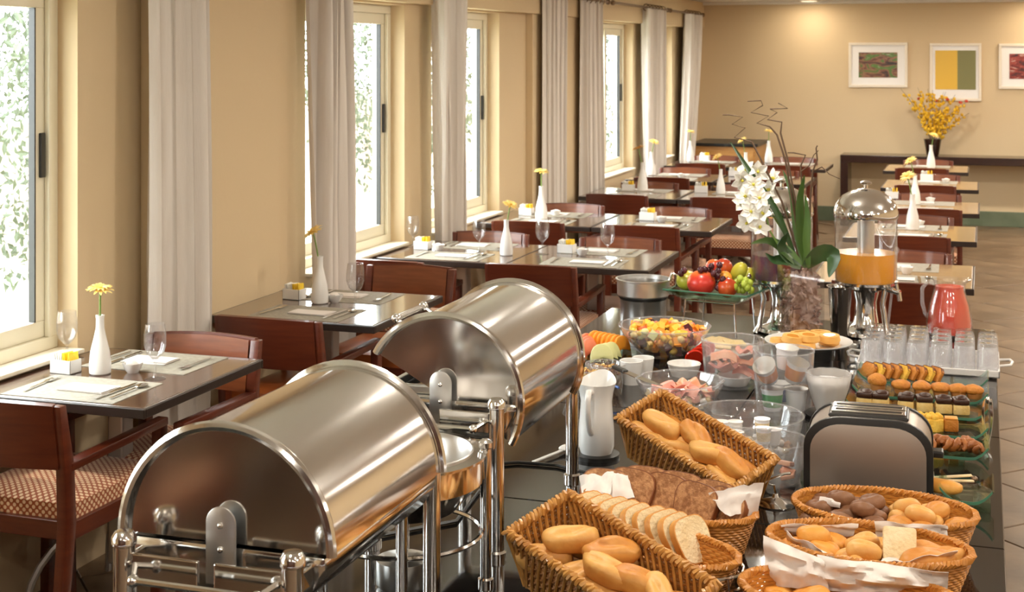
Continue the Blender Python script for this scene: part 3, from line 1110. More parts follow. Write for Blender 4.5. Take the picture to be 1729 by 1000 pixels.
# key: (centre x, centre y, where-phrase, wall reflection painted tan on top?)
TABLES = {
    'Y1': (-2.55, 1.90, 'the window table beside the closed chafer', 0),
    'Y2': (-2.55, 0.30, 'the window table beside the camera position', 0),
    'Y3': (-2.55, -1.30, 'the window table at the dark rear wall', 0),
    'A': (-2.672, 4.00, 'the window table nearest the camera', 0),
    'B': (-2.590, 5.39, 'the second window table', 0),
    'C1': (-2.620, 7.08, 'the window half of the joined tables with four goblets', 0),
    'C2': (-1.900, 7.08, 'the inner half of the joined tables with four goblets', 0),
    'D1': (-2.62, 8.66, 'the fourth row window table', 0),
    'D2': (-1.880, 8.66, 'the fourth row inner table', 0),
    'E1': (-2.460, 10.42, 'the fifth row window table', 0),
    'E2': (-1.720, 10.42, 'the fifth row inner table', 0),
    'F1': (-2.470, 11.88, 'the sixth row window table', 0),
    'F2': (-1.720, 11.88, 'the sixth row inner table', 0),
    'G1': (-2.470, 13.42, 'the last window table before the sideboard', 0),
    'G2': (-1.720, 13.42, 'the last inner table before the back wall', 0),
    'R1': (-0.405, 7.02, 'the aisle table nearest the buffet', 1),
    'R2': (-0.400, 8.68, 'the second aisle table from the buffet', 1),
    'R3': (-0.390, 10.14, 'the third aisle table from the buffet', 1),
    'R4': (-0.400, 11.84, 'the fourth aisle table from the buffet', 1),
    'R5': (-0.490, 13.50, 'the aisle table nearest the console', 1),
}
for k, (x, y, ph, tan) in TABLES.items():
    kind = 'square tan topped table,' if tan else 'square dark wood table,'
    (TB_REFLECT if tan else TB).put((x, y, 0), 0, '%s %s' % (kind, ph), 'square dining tables', None, (0.885, 1, 1) if k == 'A' else None)

SETTING_BACK = {'Y1', 'Y2', 'Y3', 'E1', 'E2', 'F1', 'F2', 'G1', 'G2', 'R3', 'R4', 'R5'}
LEATHER = {('B', 'n'), ('B', 'f')}
CHAIR_POS = {('B', 'f'): (-2.585, 5.97), ('C1', 'n'): (-2.80, 6.68), ('C2', 'n'): (-2.055, 6.76), ('A', 'n'): (-2.735, 3.76)}
for k, (x, y, ph, tan) in TABLES.items():
    for side in 'nf':
        jx = rnd.uniform(-0.03, 0.03)
        if (k, side) in CHAIR_POS:
            cx, cy = CHAIR_POS[(k, side)]
        else:
            cx, cy = x + jx, (y - 0.24 if side == 'n' else y + 0.20)
        rz = (0 if side == 'n' else PI) + rnd.uniform(-0.03, 0.03)
        p = CH_LEA if (k, side) in LEATHER else CH_DOT
        lb = ('wooden armchair with %s seat, %s %s' % ('leather' if p is CH_LEA else 'dotted', 'near side of' if side == 'n' else 'far side of', ph))
        lb = lb.replace('the joined tables with four goblets', 'the joined tables')
        p.put((cx, cy, 0), rz, lb, 'wooden armchairs at the dining tables')

    g = 'place settings on the dining tables'
    for side in 'nf':
        sgn = -1 if side == 'n' else 1
        rz = 0 if side == 'n' else PI
        cy = y + sgn * 0.205
        sd = 'near side of' if side == 'n' else 'far side of'
        ph2 = ph.replace('the joined tables with four goblets', 'the joined tables')
        PLM.put((x, cy, ZT), rz + rnd.uniform(-.02, .02), 'woven grey placemat, %s %s' % (sd, ph2), 'woven placemats')
        NAP.put((x - 0.02 * sgn, cy, ZT + 0.002), rz + rnd.uniform(-.05, .05), 'white paper napkin, %s %s' % (sd, ph2), 'paper napkins on placemats')
        if k in SETTING_BACK:
            continue
        s = -sgn
        FRK.put((x - s * 0.155, cy - sgn * 0.005, ZT + 0.003), rz + rnd.uniform(-.1, .1), 'steel fork, %s %s' % (sd, ph2), 'forks on placemats')
        KNF.put((x + s * 0.125, cy, ZT + 0.003), rz + rnd.uniform(-.08, .08), 'steel knife, %s %s' % (sd, ph2), 'knives on placemats')
        SPN.put((x + s * 0.165, cy - sgn * 0.005, ZT + 0.003), rz + rnd.uniform(-.08, .08), 'steel spoon, %s %s' % (sd, ph2), 'spoons on placemats')


def put(p, px, py, label, group, rz=0.0, z=ZT, scale=None):
    q = at(px, py, z)
    return p.put(q, rz, label, group, None, scale)


G_ = 'stemmed water goblets'
put(GOB, 113, 612, 'stemmed goblet by the window sill on the nearest table', G_, scale=0.98)
put(GOB, 262, 640, 'stemmed goblet at the corner of the nearest table', G_)
put(GOB, 600, 521, 'single stemmed goblet on the second window table', G_, scale=1.04)
put(GOB, 697, 417, 'stemmed goblet beside the third window curtain', G_, scale=0.94)
put(GOB, 809, 425, 'stemmed goblet just before the joined tables vase', G_, scale=0.96)
put(GOB, 916, 429, 'stemmed goblet just past the joined tables vase', G_, scale=1.02)
put(GOB, 1026, 436, 'stemmed goblet at the aisle end of the joined tables', G_, scale=1.02)

VG, FG = 'white bud vases on tables', 'single gerberas in bud vases'
VASES = [(169, 631, 0, 'the nearest window table', 1.0), (540, 512, 1, 'the second window table', 1.03), (855, 431, 2, 'the joined tables', 0.96), (914, 371, 0, 'the fourth row window table', 1.10),
         (1085, 322, 3, 'the fifth row window table', 1.12), (1100, 296, 2, 'the sixth row window table', 1.05), (1166, 273, 0, 'the last window table', 1.05),
         (1217, 327, 3, 'the fifth row inner table', 0.95), (1259, 297, 1, 'the sixth row inner table', 1.05), (1298, 275, 0, 'the last inner table', 1.1),
         (1541, 388, 1, 'the second aisle table', 1.10), (1545, 345, 3, 'the third aisle table', 1.05), (1572, 284, 2, 'the aisle table by the console', 1.1)]
for (px, py, gk, ph, s) in VASES:
    q = at(px, py, ZT)
    VAS.put(q, 0, 'white porcelain bud vase on %s' % ph, VG, None, s)
    gp = GER[gk] if gk < 3 else (GER_DARK if px < 1200 else GER[1])
    gp.put(q + Vector((0, 0, 0.186 * s)), rnd.uniform(-0.3, 0.3), 'yellow gerbera in the vase on %s' % ph, FG, None, s)

CG = 'white sugar caddies on tables'
for (px, py, ph, s) in [(111, 629, 'the nearest window table', 1.0), (497, 505, 'the second window table', 1.0), (714, 421, 'the joined tables by the curtain', 1.0), (957, 427, 'the inner end of the joined tables', 1.05),
                        (889, 363, 'the fourth row window table', 1.05), (1094, 372, 'the fourth row inner table', 1.15), (1061, 322, 'the fifth row window table', 1.1), (1184, 325, 'the fifth row inner table', 1.15),
                        (1240, 298, 'the sixth row inner table', 1.15), (1190, 271, 'the last window table', 1.15), (1565, 305, 'the fourth aisle table', 1.2), (1506, 335, 'the third aisle table', 1.1)]:
    put(CAD, px, py, 'white sugar caddy with sachets on %s' % ph, CG, rnd.uniform(-0.15, 0.15), scale=s)
DG = 'small white sauce dishes'
for (px, py, ph) in [(224, 629, 'the nearest window table'), (566, 510, 'the second window table'), (741, 423, 'the joined tables by the curtain'), (983, 431, 'the inner end of joined tables'), (938, 364, 'the fourth row window table'),
                     (1117, 375, 'the fourth row inner table'), (1150, 300, 'the sixth row window table'), (1552, 382, 'the second aisle table'), (1597, 309, 'the fourth aisle table'), (1571, 342, 'the third aisle table'), (1531, 462, 'the aisle table nearest the buffet')]:
    put(DIS, px, py, 'small white dish with folded paper on %s' % ph, DG, rnd.uniform(0, 3))

# ================================================================== BUFFET
ZB = 0.72
BX0, BX1, BY0, BY1 = -1.50, 0.045, 1.55, 5.86
t = thing('buffet_table', 'long buffet island with black glass top panels', 'table', (0, 0, 0))
MB().mm((BX0 + 0.06, BY0 + 0.06, 0.0), (BX1 - 0.06, BY1 - 0.06, ZB - 0.045)).build('body', 'dark_wood', t, 0)
MB().mm((BX0, BY0, ZB - 0.045), (BX1, BY1, ZB - 0.012)).build('counter', 'dark_wood', t, 0, bevel=0.004)
seam = [BY0, 2.30, 3.275, 4.22, 5.10, BY1]
for a, b in zip(seam, seam[1:]):
    for x0, x1 in ((BX0, -0.70), (-0.70, BX1)):
        MB().mm((x0 + 0.002, a + 0.002, ZB - 0.012), (x1 - 0.002, b - 0.002, ZB)).build('top_panel', 'black_glass', t, 0, bevel=0.0025)


def bt(px, py, dz=0.0):
    return at(px, py, ZB + dz)


# ------------------------------------------------------------------ roll-top chafing dishes
def chafer(label, cx, cy, ln, phi, body_z=0.335):
    """legs at (+-.145, +-ln/2); lid rolls about the long axis by phi"""
    t = thing('chafing_dish', label, 'chafing dish', (cx, cy, ZB), 0, 'steel roll-top chafing dishes')
    W, L = 0.145, ln / 2
    zp = 0.330
    for sx in (-1, 1):
        for sy in (-1, 1):
            lg = MB().lathe([(0, 0), (0.021, 0), (0.021, 0.012), (0.0165, 0.016), (0.0165, zp - 0.012), (0.0195, zp - 0.010), (0.0195, zp + 0.002), (0.014, zp + 0.010), (0, zp + 0.012)], 20, (sx * W, sy * L, 0))
            lg.build('leg', 'steel', t)
    # frame rails between the legs
    for sy in (-1, 1):
        for k, (xa, xb) in enumerate(((-W, -0.014), (0.014, W))):
            MB().mm((xa + (0.016 if k == 0 else 0), sy * L - 0.004, zp - 0.066), (xb - (0.016 if k == 1 else 0), sy * L + 0.004, zp - 0.022)).build('end_rail', 'steel', t, 0, bevel=0.002)
    for sx in (-1, 1):
        MB().mm((sx * W - 0.004, -L + 0.016, zp - 0.060), (sx * W + 0.004, L - 0.016, zp - 0.030)).build('side_rail', 'steel', t, 0, bevel=0.002)
    # water pan: deep rounded trough with a flange
    y0, y1 = -L + 0.055, L - 0.045
    pn = MB()
    out = [(-0.172, 0.0), (0.172, 0.0), (0.172, -0.02), (0.150, -0.055), (0.115, -0.082), (-0.115, -0.082), (-0.150, -0.055), (-0.172, -0.02)]
    pn.prism(out, (0, y0, zp - 0.016), (1, 0, 0), (0, 0, 1), (0, y1 - y0, 0))
    pn.build('water_pan', 'steel', t, 30, bevel=0.006)
    fp = MB()
    fp.mm((-0.150, y0 + 0.03, zp - 0.015), (0.150, y0 + 0.045, zp + 0.004)).mm((-0.150, y1 - 0.045, zp - 0.015), (0.150, y1 - 0.03, zp + 0.004))
    fp.mm((-0.150, y0 + 0.03, zp - 0.015), (-0.135, y1 - 0.03, zp + 0.004)).mm((0.135, y0 + 0.03, zp - 0.015), (0.150, y1 - 0.03, zp + 0.004))
    fp.build('food_pan', 'steel_brushed', t, 0, bevel=0.003)
    # rolling lid: half a cylinder with end plates, hem beads and a bar handle
    rl = 0.181
    zc = zp - 0.012
    M = Matrix.Translation((0, 0, zc)) @ Matrix.Rotation(phi, 4, 'Y')

    def shell(u, v):
        a = PI * u
        return M @ Vector((-rl * math.cos(a), y0 + (y1 - y0) * v, rl * math.sin(a)))
    lid = MB().grid(shell, 41, 4, thick=0.003).build('lid', 'steel', t, 50)
    for yy in (y0 - 0.001, y1 + 0.001):
        MB().tube([M @ Vector((-(rl + 0.002) * math.cos(PI * i / 32), yy, (rl + 0.002) * math.sin(PI * i / 32))) for i in range(33)], 0.0085, 8).build('hem', 'steel', lid)
        ep = [(-(rl - 0.004) * math.cos(PI * i / 28), (rl - 0.004) * math.sin(PI * i / 28)) for i in range(29)]
        MB().prism(ep, M @ Vector((0, yy + (0.006 if yy < 0 else -0.006), 0)), M.to_3x3() @ Vector((1, 0, 0)), M.to_3x3() @ Vector((0, 0, 1)), (0, 0.002, 0)).build('end_plate', 'steel', lid, 30)
    hx = -(rl + 0.040)
    hy = 0.085
    hb = MB().tube([M @ Vector((hx, -hy, 0.035)), M @ Vector((hx, hy, 0.035))], 0.0075, 10)
    hb.build('handle', 'steel', lid)
    for s in (-1, 1):
        q = MB().blob(0.012, 0.012, 0.012, M @ Vector((hx, s * hy, 0.035)), 12, 8)
        q.tube([M @ Vector((hx, s * hy, 0.035)), M @ Vector((-rl * 0.985, s * hy, 0.030))], 0.006, 8)
        q.build('handle_knob', 'steel', lid)
    # pivot tabs with rivets
    for yy, sg in ((y0 - 0.010, -1), (y1 + 0.010, 1)):
        tabo = [(-0.026, -0.06), (0.026, -0.06)] + [(0.026 * math.cos(PI * i / 12), 0.035 + 0.026 * math.sin(PI * i / 12)) for i in range(13)]
        tb = MB().prism(tabo, (0, yy, zc), (1, 0, 0), (0, 0, 1), (0, 0.004 * sg, 0)).build('pivot_tab', 'steel_brushed', t, 30, bevel=0.001)
        for zz in (-0.005, 0.032):
            MB().blob(0.0055, 0.004, 0.0055, (0, yy + 0.005 * sg, zc + zz), 10, 6).build('rivet', 'steel', tb)
    # carrying bar at each end, hung below the rails
    for sy in (-1,):
        yb = sy * (L + 0.036)
        zb = zp - 0.050
        c = MB().tube([(-0.105, yb, zb), (0.105, yb, zb)], 0.0055, 8)
        for s in (-1, 1):
            c.tube([(s * 0.105, yb, zb), (s * 0.125, sy * L, zb + 0.012)], 0.005, 8)
            c.blob(0.010, 0.010, 0.010, (s * 0.105, yb, zb), 10, 7)
        c.build('carry_bar', 'steel', t)
    # electric heating plate under the pan
    MB().mm((-0.10, -0.15, zp - 0.118), (0.10, 0.15, zp - 0.098)).build('heating_plate', 'black_plastic', t, 0, bevel=0.004)
    return t


chafer('closed roll-top chafing dish nearest the camera', -1.118, 2.18, 0.56, 0.0)
chafer('roll-top chafing dish with lid rolled partly open', -1.135, 3.175, 0.59, R(29))

# round soup warmer between them
t = thing('soup_warmer', 'round open soup warmer between the two chafing dishes', 'soup warmer', (-1.118, 2.668, ZB))
SW = 1.10
MB().lathe([(r_ * SW, z_) for r_, z_ in [(0.100, 0.16), (0.125, 0.19), (0.148, 0.215), (0.148, 0.262), (0.156, 0.266), (0.156, 0.271), (0.128, 0.274), (0.122, 0.266), (0.122, 0.262), (0.144, 0.258), (0.144, 0.218), (0.10, 0.17), (0, 0.162), (0, 0.158), (0.100, 0.16)]], 40).build('water_jacket', 'steel', t)
MB().lathe([(r_ * SW, z_) for r_, z_ in [(0, 0.186), (0.085, 0.188), (0.112, 0.21), (0.121, 0.268), (0.128, 0.2775), (0.131, 0.2765), (0.1235, 0.266), (0.1145, 0.208), (0.087, 0.185), (0, 0.183)]], 40).build('insert_pan', 'steel_brushed', t)
for k in range(4):
    a = R(22) + k * PI / 2
    MB().lathe([(0, 0), (0.016, 0), (0.016, 0.010), (0.0115, 0.013), (0.0115, 0.275), (0.0145, 0.278), (0.0145, 0.288), (0.008, 0.294), (0, 0.295)], 16, (0.168 * math.cos(a), 0.168 * math.sin(a), 0)).build('leg', 'steel', t)
MB().tube([(0.160 * math.cos(a), 0.160 * math.sin(a), 0.11) for a in [2 * PI * i / 40 for i in range(40)]], 0.005, 6, closed=True).build('ring', 'steel', t)
MB().lathe([(0, 0.0), (0.05, 0.0), (0.055, 0.008), (0.055, 0.055), (0.03, 0.064), (0, 0.064)], 20).build('burner', 'steel_brushed', t)

# power cable
c = MB()
pts = [bt(x, y, 0.005) for x, y in ((640, 905), (700, 893), (770, 880), (845, 783), (875, 781), (905, 783), (940, 786), (985, 797), (1010, 803))]
dense = []
for a, b in zip(pts, pts[1:]):
    for i in range(5):
        dense.append(a.lerp(b, i / 5))
dense.append(pts[-1])
tag(c.tube(dense, 0.0042, 6).build('power_cable', 'black_plastic', None), 'thin black power cable lying under the chafing dishes', 'cable')
t = thing('serving_spoon', 'white serving spoon lying behind the open chafing dish leg', 'spoon', bt(935, 770, 0.004), R(70))
MB().bar((-0.09, 0, 0.004), (0.04, 0, 0.006), 0.012, 0.005).build('handle', 'porcelain', t, 0, bevel=0.002)
MB().blob(0.034, 0.022, 0.008, (0.065, 0, 0.008), 12, 7).build('bowl', 'porcelain', t)

# ------------------------------------------------------------------ white jug
p = bt(1007, 771)
t = thing('milk_jug', 'tall white porcelain milk jug beside the wicker crate', 'jug', p, R(-3))
MB().lathe([(0, -0.0), (0.062, 0), (0.062, 0.010), (0.050, 0.012), (0, 0.012)], 28).build('coaster', 'black_plastic', t)
prof = [(0, 0.012), (0.042, 0.012), (0.048, 0.03), (0.048, 0.07), (0.044, 0.12), (0.042, 0.150), (0.046, 0.180), (0.053, 0.207), (0.050, 0.207), (0.0425, 0.180), (0.0385, 0.150), (0.040, 0.12), (0.044, 0.07), (0.044, 0.03), (0, 0.02)]
jb = MB().lathe(prof, 32)
for i, v in enumerate(jb.v):
    if v.z > 0.15:
        f = (v.z - 0.15) / 0.057
        c_ = max(0, v.y / max(1e-6, math.hypot(v.x, v.y)))
        v.y += 0.018 * f * c_ ** 4
        v.z += 0.012 * f * c_ ** 2 - 0.008 * f * (1 - c_ ** 2)
jb.build('body', 'porcelain', t)
hp = [(-0.0, -0.043, 0.180), (0, -0.066, 0.186), (0, -0.076, 0.165), (0, -0.074, 0.12), (0, -0.060, 0.085), (0, -0.046, 0.072)]
MB().tube(hp, [0.008, 0.009, 0.0085, 0.008, 0.0075, 0.008], 10).build('handle', 'porcelain', t, 70)

# ------------------------------------------------------------------ wicker
def wicker_crate(label, P0, U, V, depth=0.125):
    """P0: near end of the front rim; U, V: rim vectors along the long and short side"""
    P0, U, V = Vector(P0), Vector(U), Vector(V)
    u = U.normalized()
    v = (V - u * V.dot(u)).normalized()
    w = u.cross(v).normalized()
    Lu, Lv = U.length, V.length
    M = Matrix(((u.x, v.x, w.x, P0.x), (u.y, v.y, w.y, P0.y), (u.z, v.z, w.z, P0.z), (0, 0, 0, 1)))
    t = thing('wicker_crate', label, 'basket', (0, 0, 0), 0, 'open wicker bread crates')
    t.matrix_world = M
    ins = 0.022

    def corner(i, top):
        a, b = ((0, 0), (Lu, 0), (Lu, Lv), (0, Lv))[i]
        if top:
            return Vector((a, b, 0))
        a += ins if a == 0 else -ins
        b += ins if b == 0 else -ins
        return Vector((a, b, -depth))
    names = ('front_weave', 'end_weave', 'back_weave', 'end_weave')
    for i in range(4):
        A, B = corner(i, 1), corner((i + 1) % 4, 1)
        a, b = corner(i, 0), corner((i + 1) % 4, 0)
        n = -(B - A).cross(a - A).normalized()
        ln = (B - A).length
        m = MB()
        wv = MB()
        ns = max(6, int(ln / 0.0085))
        # leaning stakes in pairs
        for k in range(ns + 1):
            f = k / ns
            g = min(1.0, max(0.0, f - 0.14 if i in (0, 2) else f))
            for dd in (0.0,):
                pt = []
                for j in range(9):
                    h = j / 8
                    q = A.lerp(B, f + (g - f) * h + dd / ln).lerp(a.lerp(b, f + (g - f) * h + dd / ln), h)
                    pt.append(q + n * (0.0042 if k % 2 else -0.0042))
                m.tube(pt, 0.0036, 5)
        # weavers going round
        nr = 17
        for r_ in range(1, nr):
            h = r_ / nr
            pt = []
            N = ns
            for j in range(N + 1):
                f = j / N
                q = A.lerp(B, f).lerp(a.lerp(b, f), h)
                pt.append(q + n * (0.0022 * math.cos(PI * j + r_ * PI)))
            wv.tube(pt, 0.0030, 5)
        m.build(names[i], 'wicker', t, 60)
        wv.build('weavers', 'wicker_dark', t, 60)
    bs = MB()
    c = [corner(i, 0) for i in range(4)]
    bs.add(c + [p_ + Vector((0, 0, -0.008)) for p_ in c], [(0, 1, 2, 3), (7, 6, 5, 4), (0, 4, 5, 1), (1, 5, 6, 2), (2, 6, 7, 3), (3, 7, 4, 0)])
    bs.build('base', 'wicker', t, 0)
    # braided rim: two strands winding round the edge, plus a core
    rim = MB()
    loop = []
    for i in range(4):
        A, B = corner(i, 1), corner((i + 1) % 4, 1)
        nn = int((B - A).length / 0.004)
        for j in range(nn):
            loop.append(A.lerp(B, j / nn))
    n = len(loop)
    rim.tube(loop[::4], 0.0065, 6, closed=True)
    turns = n * 0.004 / 0.020
    for s in range(2):
        pt = []
        for j, q in enumerate(loop):
            tg = (loop[(j + 1) % n] - loop[j - 1]).normalized()
            x = tg.cross(Vector((0, 0, 1))).normalized()
            an = 2 * PI * round(turns) * j / n + s * PI
            pt.append(q + x * math.cos(an) * 0.0075 + Vector((0, 0, 1)) * math.sin(an) * 0.0075)
        rim.tube(pt, 0.0045, 5, closed=True)
    rim.build('rim_braid', 'wicker', t, 60)
    # block that props the crate up at a slant
    return t, M, Lu, Lv


def oval_basket(label, c, L, Wd, H, rz, group, rim=0.010, z0=0.0):
    t = thing('oval_basket', label, 'basket', c, rz, group)
    m = MB()
    rows = int(H / 0.0062)
    N = 168
    for r_ in range(rows):
        z = z0 + 0.005 + r_ * 0.0062
        k = 0.86 + 0.14 * (r_ / max(1, rows - 1))
        pts = []
        for j in range(N):
            a = 2 * PI * j / N
            d = 0.0011 * (1 if (j // 2 + r_) % 2 else -1)
            pts.append((math.cos(a) * (L / 2 * k + d), math.sin(a) * (Wd / 2 * k + d), z))
        m.tube(pts, 0.0038, 5, closed=True)
    m.build('weave', 'wicker_fine', t, 60)
    MB().lathe([(0, z0), (1.0, z0), (1.0, z0 + 0.006), (0, z0 + 0.006)], 48, sx=L / 2 * 0.86, sy=Wd / 2 * 0.86).build('base', 'wicker_fine', t)
    rb = MB()
    n = 260
    for s in range(2):
        pts = []
        for j in range(n):
            a = 2 * PI * j / n
            an = 62 * a + s * PI
            e = rim * 0.42 * math.cos(an)
            pts.append((math.cos(a) * (L / 2 + 0.002 + e), math.sin(a) * (Wd / 2 + 0.002 + e), z0 + H + rim * 0.42 * math.sin(an)))
        rb.tube(pts, rim * 0.50, 5, closed=True)
    rb.build('rim_braid', 'wicker_fine', t, 60)
    return t


# ---- bread
def roll_mesh(name, rx, ry, rz, m, seed, amp=0.10, freq=16, power=0.85, groove=0.28):
    b_ = MB().blob(rx, ry, rz, (0, 0, 0), 24, 16, amp, freq, seed, 0.75, power)
    tw = (0.0, 0.35, -0.3, 0.15)[seed % 4]
    for v in b_.v:                                  # slash along the crust
        if v.z > 0:
            d_ = v.y - tw * v.x + 0.003 * math.sin(v.x * 90 + seed)
            v.z -= groove * rz * math.exp(-(d_ / 0.006) ** 2) * max(0.0, 1 - (v.x / rx) ** 2)
    me = b_.mesh(name, 70)
    me.materials.append(MATS[m])
    return me


LONG = [roll_mesh('bread_roll', 0.057, 0.026, 0.025, m, s, 0.22, 26, 0.8) for s, m in ((1, 'crust_pale'), (2, 'crust_gold'), (3, 'crust_pale'), (4, 'crust_gold'))]
ROUND = [roll_mesh('bread_roll', 0.032, 0.024, 0.019, m, s, 0.16, 26) for s, m in ((5, 'crust_gold'), (6, 'crust_pale'), (7, 'crust_pale'))]
DARK = [roll_mesh('bread_roll', 0.032, 0.024, 0.019, 'crust_dark', s, 0.2, 30) for s in (8, 9)]
ORNG = [roll_mesh('bread_roll', 0.033, 0.025, 0.019, 'crust_orange', s, 0.2, 30) for s in (10, 11)]


def bread(me, loc, rot, label, group, sc_=1.0, name='bread_roll'):
    o = link(name, me, None, None, loc, rot)
    o.scale = (sc_,) * 3
    return tag(o, label, 'bread', group)


USED = {}


def unique(lb):
    USED[lb] = USED.get(lb, 0) + 1
    return lb


def fill_crate(M, Lu, Lv, spots, label, group, meshes):
    q = M.to_3x3()
    where = ('at the raised end', 'near the raised end', 'in the middle', 'near the low end', 'at the low end')
    for k, (fu, fv, h, a, tl) in enumerate(spots):
        p_ = M @ Vector((fu * Lu, fv * Lv, h))
        rot = (q @ (Euler((tl, 0.08, a)).to_matrix())).to_euler()
        lb = '%s, %s layer %s, %s side' % (label, 'top' if h > -0.03 else 'bottom', where[min(4, int(fu * 5))], 'front' if fv < 0.42 else ('back' if fv > 0.65 else 'centre'))
        bread(meshes[k % len(meshes)], p_, rot, lb, group, 1.0)


c1 = wicker_crate('upper wicker crate of rolls behind the sliced bread', (-0.867, 3.453, 0.888), (0.315, -0.165, -0.100), (0.045, 0.145, 0.052), 0.115)
c2 = wicker_crate('lower wicker crate of long rolls at the picture bottom', (-0.861, 2.568, 0.885), (0.325, -0.165, -0.085), (0.050, 0.150, 0.050), 0.120)
rs = random.Random(5)
sp1 = [(0.14, 0.30, -0.050, 0.15, 0), (0.20, 0.72, -0.048, -0.2, 0), (0.36, 0.45, -0.048, 0.35, 0.1), (0.40, 0.82, -0.052, -0.3, 0), (0.56, 0.30, -0.055, 0.1, 0), (0.60, 0.70, -0.048, 0.5, 0), (0.76, 0.40, -0.050, -0.3, 0), (0.80, 0.76, -0.050, 0.2, 0), (0.22, 0.50, -0.018, 0.1, 0.1), (0.46, 0.62, -0.010, -0.25, 0.1), (0.64, 0.50, -0.018, 0.45, 0), (0.80, 0.56, -0.018, -0.1, 0)]
fill_crate(c1[1], c1[2], c1[3], sp1, 'golden roll in upper wicker crate', 'rolls in the upper wicker crate', LONG)
sp2 = [(0.14, 0.30, -0.055, 0.9, 0), (0.20, 0.74, -0.055, 0.3, 0), (0.36, 0.40, -0.058, 1.2, 0.1), (0.42, 0.80, -0.055, 0.9, 0), (0.56, 0.30, -0.060, 0.2, 0), (0.62, 0.72, -0.055, 0.1, 0), (0.78, 0.36, -0.055, -0.5, 0), (0.84, 0.74, -0.055, 0.8, 0), (0.22, 0.56, -0.020, 0.95, 0.1), (0.44, 0.66, -0.014, 1.0, 0.1), (0.52, 0.42, -0.018, 0.12, 0), (0.70, 0.56, -0.018, 0.3, 0), (0.84, 0.50, -0.018, -0.6, 0)]
fill_crate(c2[1], c2[2], c2[3], sp2, 'pale roll in lower wicker crate', 'rolls in the lower wicker crate', LONG)
# wooden wedges under the crates
for k, (cr, lb) in enumerate(((c1, 'slanted dark display block under the upper wicker crate'), (c2, 'slanted dark display block under the lower wicker crate'))):
    _, M, Lu, Lv = cr
    top = [M @ Vector((a, b, -0.130 if k else -0.125)) for a, b in ((0.04, 0.04), (Lu - 0.04, 0.04), (Lu - 0.04, Lv - 0.03), (0.04, Lv - 0.03))]
    top = [Vector((q.x, q.y, max(q.z, ZB + 0.004))) for q in top]
    bot = [Vector((q.x, q.y, ZB)) for q in top]
    o = MB().add(bot + top, [(3, 2, 1, 0), (4, 5, 6, 7), (0, 1, 5, 4), (1, 2, 6, 5), (2, 3, 7, 6), (3, 0, 4, 7)]).build('display_block', 'dark_wood', None, 0, bevel=0.002)
    tag(o, lb, 'block')

OG = 'oval woven bread baskets'
OB = [('oval basket of dark and pale rolls before the toaster', at(1492, 857, ZB + 0.085), 0.385, 0.245), ('paper lined oval basket of mixed rolls, middle of three', at(1466, 917, ZB + 0.085), 0.40, 0.235), ('oval basket with tall crumpled paper at the bottom edge', at(1436, 1002, ZB + 0.085), 0.40, 0.225)]
for lb, c, L, Wd in OB:
    oval_basket(lb, (c.x, c.y, ZB), L, Wd, 0.085, R(-4), OG)


NTH = ('first', 'second', 'third', 'fourth', 'fifth', 'sixth', 'seventh', 'eighth', 'ninth', 'tenth', 'eleventh', 'twelfth', 'thirteenth')


def scatter(c, L, Wd, spec, label, group, meshes, z, seed):
    rr = random.Random(seed)
    order = sorted(range(len(spec)), key=lambda i: spec[i][0])
    for k, (fx, fy, dz, a) in enumerate(spec):
        ca_, sa_ = math.cos(R(-4)), math.sin(R(-4))
        x, y = fx * L / 2, fy * Wd / 2
        bread(meshes[k % len(meshes)], (c.x + x * ca_ - y * sa_, c.y + x * sa_ + y * ca_, z + dz), (rr.uniform(-.2, .2), rr.uniform(-.2, .2), a), '%s, %s from its window end' % (label, NTH[order.index(k)]), group, rr.uniform(0.92, 1.08))


b1, b2, b3 = OB[0][1], OB[1][1], OB[2][1]
G1 = 'rolls in the basket before the toaster'
ZR = ZB + 0.060


def rows(xs, ys, top=()):
    rr = random.Random(int(xs[0] * 100) + len(xs))
    out = [(x + rr.uniform(-.03, .03), y + rr.uniform(-.06, .06), rr.uniform(0, 0.006), rr.uniform(-.6, .6)) for x in xs for y in ys if (x / 0.98) ** 2 + (y / 0.95) ** 2 < 0.80]
    return out + [(x, y, 0.025, a) for x, y, a in top]


scatter(b1, 0.385, 0.245, rows((-0.72, -0.42, -0.11), (-0.46, 0.0, 0.46), [(-0.50, 0.20, .2), (-0.16, 0.22, .4), (-0.22, -0.22, -.3)]), 'small dark roll before the toaster', G1 + ', dark', DARK, ZR, 1)
scatter(b1, 0.385, 0.245, rows((0.20, 0.50, 0.80), (-0.46, 0.0, 0.46), [(0.24, 0.18, .3), (0.42, -0.20, -.2), (0.58, 0.20, .5)]), 'small pale roll before the toaster', G1 + ', pale', ROUND, ZR, 2)
G2 = 'rolls in the middle oval basket'
scatter(b2, 0.40, 0.235, rows((-0.74, -0.44), (-0.42, 0.05, 0.5), [(-0.58, 0.22, .3)]), 'orange cheese roll in middle basket', G2 + ', orange', ORNG, ZR - 0.008, 3)
scatter(b2, 0.40, 0.235, rows((-0.14, 0.13), (-0.5, -0.04, 0.45), [(-0.06, 0.20, .5), (-0.02, -0.24, .1)]), 'knotted pale roll in middle basket', G2 + ', knotted', [ROUND[1], ROUND[2]], ZR - 0.008, 4)
scatter(b2, 0.40, 0.235, [(0.50, 0.28, .012, 0.75), (0.60, -0.10, .016, 0.70), (0.74, 0.20, .008, 0.8), (0.46, -0.44, 0, .5), (0.66, -0.36, .0, .5)], 'golden finger roll in middle basket', G2 + ', finger', [LONG[1], LONG[3]], ZR - 0.008, 5)
